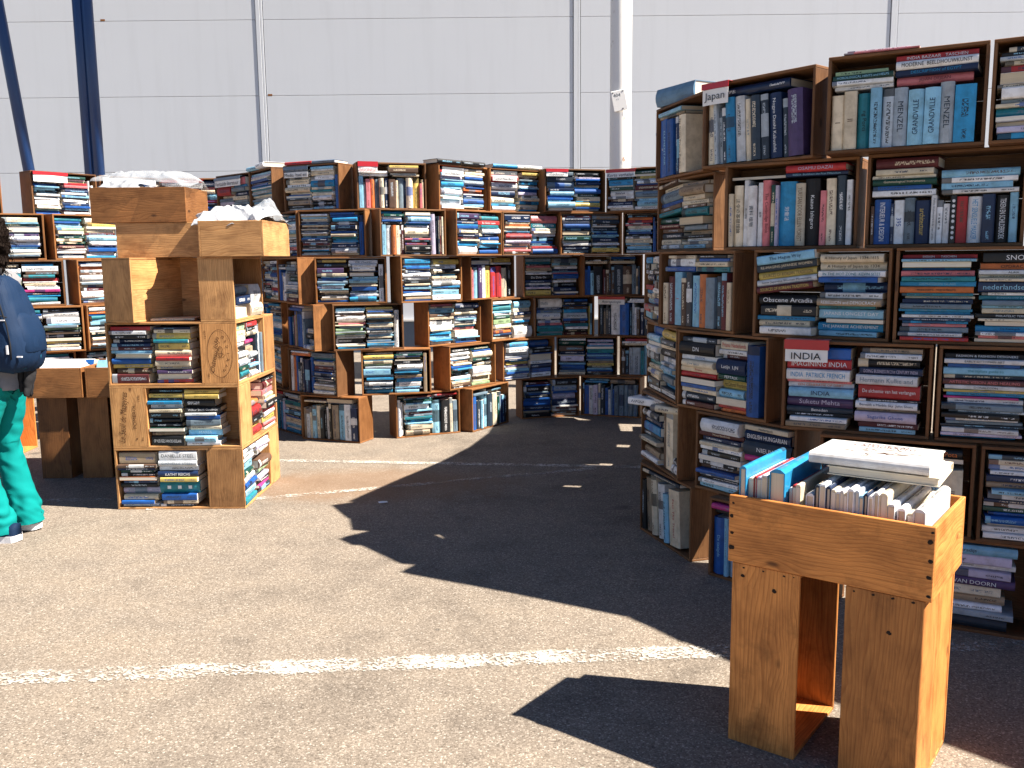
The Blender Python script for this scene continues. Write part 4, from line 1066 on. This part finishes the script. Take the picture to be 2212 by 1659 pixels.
def ring_loft(name, levels, n, mat, ex=2.6):
    V, F = [], []
    for (z, x0, x1, y0, y1) in levels:
        cx, cy, ax, ay = (x0+x1)/2, (y0+y1)/2, (x1-x0)/2, (y1-y0)/2
        for k in range(n):
            a = 2*math.pi*k/n; c, s = math.cos(a), math.sin(a)
            V.append((cx+ax*math.copysign(abs(c)**(2/ex), c), cy+ay*math.copysign(abs(s)**(2/ex), s), z))
    for i in range(len(levels)-1):
        for k in range(n): F.append((i*n+k, i*n+(k+1) % n, (i+1)*n+(k+1) % n, (i+1)*n+k))
    F.append(tuple(reversed(range(n)))); F.append(tuple(range((len(levels)-1)*n, len(levels)*n)))
    return mesh(name, V, F, (mat,), True)
def backpack():
    r = empty('backpack', loc=(-2.33, 4.10, .80)); tag(r, 'navy blue backpack with petrol bottom worn by the person', 'backpack')
    inv = Matrix.Translation((2.33, -4.10, -.80))
    def add(nm, me): me.transform(inv); return obj(nm, me, r)
    lv = [(.805,-2.36,-2.26,4.02,4.18),(.82,-2.385,-2.232,3.98,4.22),(.86,-2.40,-2.212,3.965,4.235),(.92,-2.40,-2.204,3.96,4.24),(.98,-2.40,-2.212,3.965,4.235),(1.05,-2.40,-2.235,3.975,4.225),(1.12,-2.395,-2.262,3.985,4.215),(1.18,-2.39,-2.285,4.0,4.20),(1.225,-2.38,-2.31,4.03,4.17),(1.245,-2.365,-2.335,4.06,4.14)]
    me = ring_loft('bag_body', lv, 48, NAVYF)
    bm = bmesh.new(); bm.from_mesh(me); bmesh.ops.subdivide_edges(bm, edges=bm.edges[:], cuts=2, use_grid_fill=True, smooth=.6); bm.to_mesh(me); bm.free(); me.update()
    me.polygons.foreach_set('use_smooth', [True]*len(me.polygons))
    wrinkle(me, .007, 13, .7); wrinkle(me, .0025, 42); add('bag_body', me)
    lb = [(z, x0-.002, x1+.003, y0-.003, y1+.003) for z, x0, x1, y0, y1 in lv[:3]]; lb.append((.875, -2.402, -2.207, 3.961, 4.239))
    me = ring_loft('bottom_panel', lb, 48, PETROL); add('bottom_panel', me)
    pk = [(.89,-2.26,-2.202,4.02,4.18),(.90,-2.28,-2.196,4.0,4.20),(.98,-2.28,-2.203,4.0,4.20),(1.05,-2.29,-2.225,4.01,4.19),(1.075,-2.29,-2.242,4.03,4.17)]
    me = ring_loft('front_pocket', pk, 40, NAVYF, 3.2); wrinkle(me, .003, 20); add('front_pocket', me)
    # zips on the side facing the camera
    add('zip', tube_me('zip', [(-2.335,3.998,1.20),(-2.29,3.97,1.12),(-2.262,3.962,1.02),(-2.25,3.957,.93),(-2.255,3.962,.87)], [.0035]*5, 6, (BLKF,)))
    add('zip', tube_me('zip', [(-2.37,3.972,1.06),(-2.31,3.962,1.075),(-2.262,3.968,1.06)], [.003]*3, 6, (BLKF,)))
    for b in ((-2.268,-2.260,3.951,3.957,.895,.935), (-2.292,-2.268,3.958,3.964,1.045,1.050), (-2.235,-2.212,3.972,3.98,.878,.884)):
        add('tag', mesh('tag', *box_vf(*b), mats=(SOLE,)))
    for yy in (4.02, 4.18):
        add('strap', tube_me('strap', [(-2.36,yy,1.22),(-2.42,yy,1.265),(-2.50,yy-.0,1.22),(-2.545,yy,1.10),(-2.50,yy,.95),(-2.40,yy,.88)], [.017]*6, 10, (PETROL,)))
    add('side_strap', tube_me('side_strap', [(-2.385,3.962,1.20),(-2.395,3.945,1.10),(-2.39,3.95,1.0)], [.011,.013,.011], 8, (PETROL,)))
    add('loop', tube_me('loop', [(-2.35,4.1,1.24),(-2.345,4.1,1.275),(-2.37,4.1,1.28),(-2.385,4.1,1.24)], [.007]*4, 8, (BLKF,)))
backpack()
def jacket():
    r = empty('jacket', loc=(-2.27, 4.05, .62)); tag(r, 'dark jacket hanging below the backpack', 'jacket')
    inv = Matrix.Translation((2.27, -4.05, -.62))
    def cloth(nm, z1, z0, x0, x1, yb, mat, ph):
        V, F = [], []; nx, nz = 22, 26
        for j in range(nz+1):
            for i in range(nx+1):
                u, v = i/nx, j/nz
                w = 1-.45*v*v
                x = x0 + (x1-x0)*(.5+(u-.5)*w) + .005*noise.noise(Vector((u*3, v*4, ph)))
                y = yb - .02*math.sin(math.pi*u) + .016*math.sin(u*13+v*3+ph) * (.4+.6*v) + .01*noise.noise(Vector((u*6, v*6, ph+4)))
                V.append((x, y, z1 + (z0-z1)*v + .012*math.sin(u*5+ph)))
        for j in range(nz):
            for i in range(nx): a = j*(nx+1)+i; F.append((a, a+1, a+nx+2, a+nx+1))
        me = mesh(nm, V, F, (mat,), True); me.transform(inv); o = obj(nm, me, r)
        md = o.modifiers.new('t', 'SOLIDIFY'); md.thickness = .007
    cloth('cloth', .835, .69, -2.325, -2.24, 4.13, BLKF, 1.0)
jacket()

# ------------------------------------------------------------------ small litter on the asphalt
def litter(x, y, yaw, l, w, label):
    me = mesh('paper_scrap', [(-l/2,-w/2,.005),(l/2,-w/2,.004),(l/2,w/2,.006),(-l/2,w/2,.009),(0,0,.012)], [(0,1,4),(1,2,4),(2,3,4),(3,0,4)], (PAPER,))
    o = obj('paper_scrap', me); o.location = (x, y, .004); o.rotation_euler = (0,0,rad(yaw)); tag(o, label, 'litter')
litter(-.70, 4.62, 25, .05, .02, 'tiny white paper scrap at the edge of the big shadow')
litter(.74, 4.14, 5, .06, .006, 'thin pale straw on the shaded asphalt by the right wall')

# ------------------------------------------------------------------ build the books: the 300 largest in view singly, the rest as one mass
def px(p):
    X = p - Vector((0, 0, CAM_H)); c, s = math.cos(PITCH), math.sin(PITCH)
    z = X.y*c - X.z*s; y = X.y*s + X.z*c
    if z < .1: return None
    return (1106+FPX*X.x/z, 829.5-FPX*y/z)
def area(b):
    pts = [px(b['M'] @ Vector(p)) for p in ((0,0,0),(b['L'],0,0),(b['L'],0,b['T']),(0,0,b['T']))]
    if any(p is None for p in pts): return 0
    cx = sum(p[0] for p in pts)/4; cy = sum(p[1] for p in pts)/4
    if not (0 < cx < 2212 and 0 < cy < 1659): return 0
    a = 0
    for i in range(4):
        x1, y1 = pts[i]; x2, y2 = pts[(i+1) % 4]; a += x1*y2-x2*y1
    a = abs(a)/2
    return a
for b in BOOKS:
    b['area'] = area(b) if b['vis'] else 0
    if b['title'] or b.get('label'): b['area'] = b['area']*4 + (1e6 if b.get('label') else 0) if b['vis'] else 0
BOOKS.sort(key=lambda b: -b['area'])
SINGLE, REST = BOOKS[:300], BOOKS[300:]
def rel_uv(L, T, V, F, fl):
    R, U = [], []
    for f, s in zip(F, fl):
        for i in f:
            x, y, z = V[i]; R += [x/L, z/T, float(s)]; U += [x, z]
    return R, U
def finish(me, R, U, cols, cols2, seeds):
    a = me.attributes.new('rel', 'FLOAT_VECTOR', 'CORNER'); a.data.foreach_set('vector', R)
    uv = me.uv_layers.new(name='UVMap'); uv.data.foreach_set('uv', U)
    a = me.attributes.new('col', 'FLOAT_COLOR', 'FACE'); a.data.foreach_set('color', cols)
    a = me.attributes.new('col2', 'FLOAT_COLOR', 'FACE'); a.data.foreach_set('color', cols2)
    a = me.attributes.new('seed', 'FLOAT', 'FACE'); a.data.foreach_set('value', seeds)
used = {}
for b in SINGLE:
    L, T, Dp = b['L'], b['T'], b['D']
    V, F, fl, PV, PF = book_geo(L, T, Dp, b['hard'])
    if b['title'] or b['seed'] < 0: fl = [0]*len(fl)
    r = empty('book', mat=b['M'])
    lab = b.get('label')
    if not lab:
        th = 'thick ' if T > .03 else 'thin ' if T < .014 else ''
        lab = '%s%s book, %s, %s' % (th, CNAME[b['ck']], b['where'], b['cd'])
        lab = lab.replace('flat left pile above the upright books', 'upper left pile').replace('flat right pile above the upright books', 'upper right pile').replace('flat pile above the upright books', 'upper pile')
    used[lab] = used.get(lab, 0)+1
    if used[lab] > 1: print('DUP', lab)
    tag(r, lab, 'book', 'books on show in the crates')
    me = mesh('cover', V, F, (COVER,)); R, U = rel_uv(L, T, V, F, fl); n = len(F)
    finish(me, R, U, list(b['col'])*n, list(b['col2'])*n, [abs(b['seed'])]*n); obj('cover', me, r)
    me = mesh('pages', PV, PF, (PAGES,)); R, U = rel_uv(L, 1.0, PV, PF, [0]*6)
    finish(me, R, U, [.8]*24, [.8]*24, [abs(b['seed'])]*6); obj('pages', me, r)
    if b['title']:
        bu = (min(.007, T*.14) if b['hard'] else .0006)
        text(r, 'title', b['title'], None, min(T*.46, .017), L*(.62 if len(b['title']) < 14 else .86), letter_mat(b['tcol']), 'both' if len(b['title']) > 3 else 'h',
             M=Matrix.Translation((L/2, -bu-.0012, T/2)) @ Matrix.Rotation(rad(90), 4, 'X'))
    if b.get('cover_art'):
        up = lambda x, y, rz=0: Matrix.Translation((x, y, T+.0009)) @ Matrix.Rotation(rad(rz), 4, 'Z')
        RED = letter_mat('R'); GR = letter_mat('m')
        text(r, 'title', 'MEDIEVAL', None, .020, .12, RED, 'both', M=up(.15, .195))
        text(r, 'title', 'CALLIGRAPHY', None, .020, .16, RED, 'both', M=up(.15, .172))
        text(r, 'title', 'ITS HISTORY AND TECHNIQUE', None, .008, .17, GR, 'both', M=up(.15, .154))
        text(r, 'title', 'MARC DROGIN', None, .010, .11, GR, 'both', M=up(.15, .02))
        for k in range(16):
            x0, y0 = rnd.uniform(.05, .24), rnd.uniform(.045, .135); pp = [(x0, y0)]
            an = rnd.uniform(0, 6.28)
            for i in range(7): an += rnd.uniform(-.7, .7); pp.append((pp[-1][0]+.008*math.cos(an), pp[-1][1]+.006*math.sin(an)))
            V, F = [], []
            for i, (x, y) in enumerate(pp):
                w = .0022*math.sin(math.pi*(i+.5)/8)+.0004; V += [(x, y-w, T+.0008), (x, y+w, T+.0008)]
            for i in range(7): F.append((2*i, 2*i+2, 2*i+3, 2*i+1))
            obj('ink_flourish', mesh('ink_flourish', V, F, (GR,)), r)
# the rest
AV, AF, AR, AU, AC, AC2, AS, AM = [], [], [], [], [], [], [], []
for b in REST:
    V, F, fl, PV, PF = book_geo(b['L'], b['T'], b['D'], b['hard'])
    M = b['M']; k = len(AV)
    AV += [tuple(M @ Vector(v)) for v in V]; AF += [tuple(k+i for i in f) for f in F]
    R, U = rel_uv(b['L'], b['T'], V, F, fl); AR += R; AU += U; AM += [0]*len(F)
    k = len(AV); AV += [tuple(M @ Vector(v)) for v in PV]; AF += [tuple(k+i for i in f) for f in PF]
    R, U = rel_uv(b['L'], 1.0, PV, PF, [0]*6); AR += R; AU += U; AM += [1]*6
    n = len(F)+6; AC += list(b['col'])*n; AC2 += list(b['col2'])*n; AS += [abs(b['seed'])]*n
me = mesh('books', AV, AF, (COVER, PAGES)); me.polygons.foreach_set('material_index', AM); finish(me, AR, AU, AC, AC2, AS)
tag(obj('books', me), 'the many other books filling the farther crates', 'books', kind='stuff')
print('books', len(BOOKS), 'single', len(SINGLE), 'tris', len(AF)*2)
flush_texts()
bpy.context.view_layer.update()
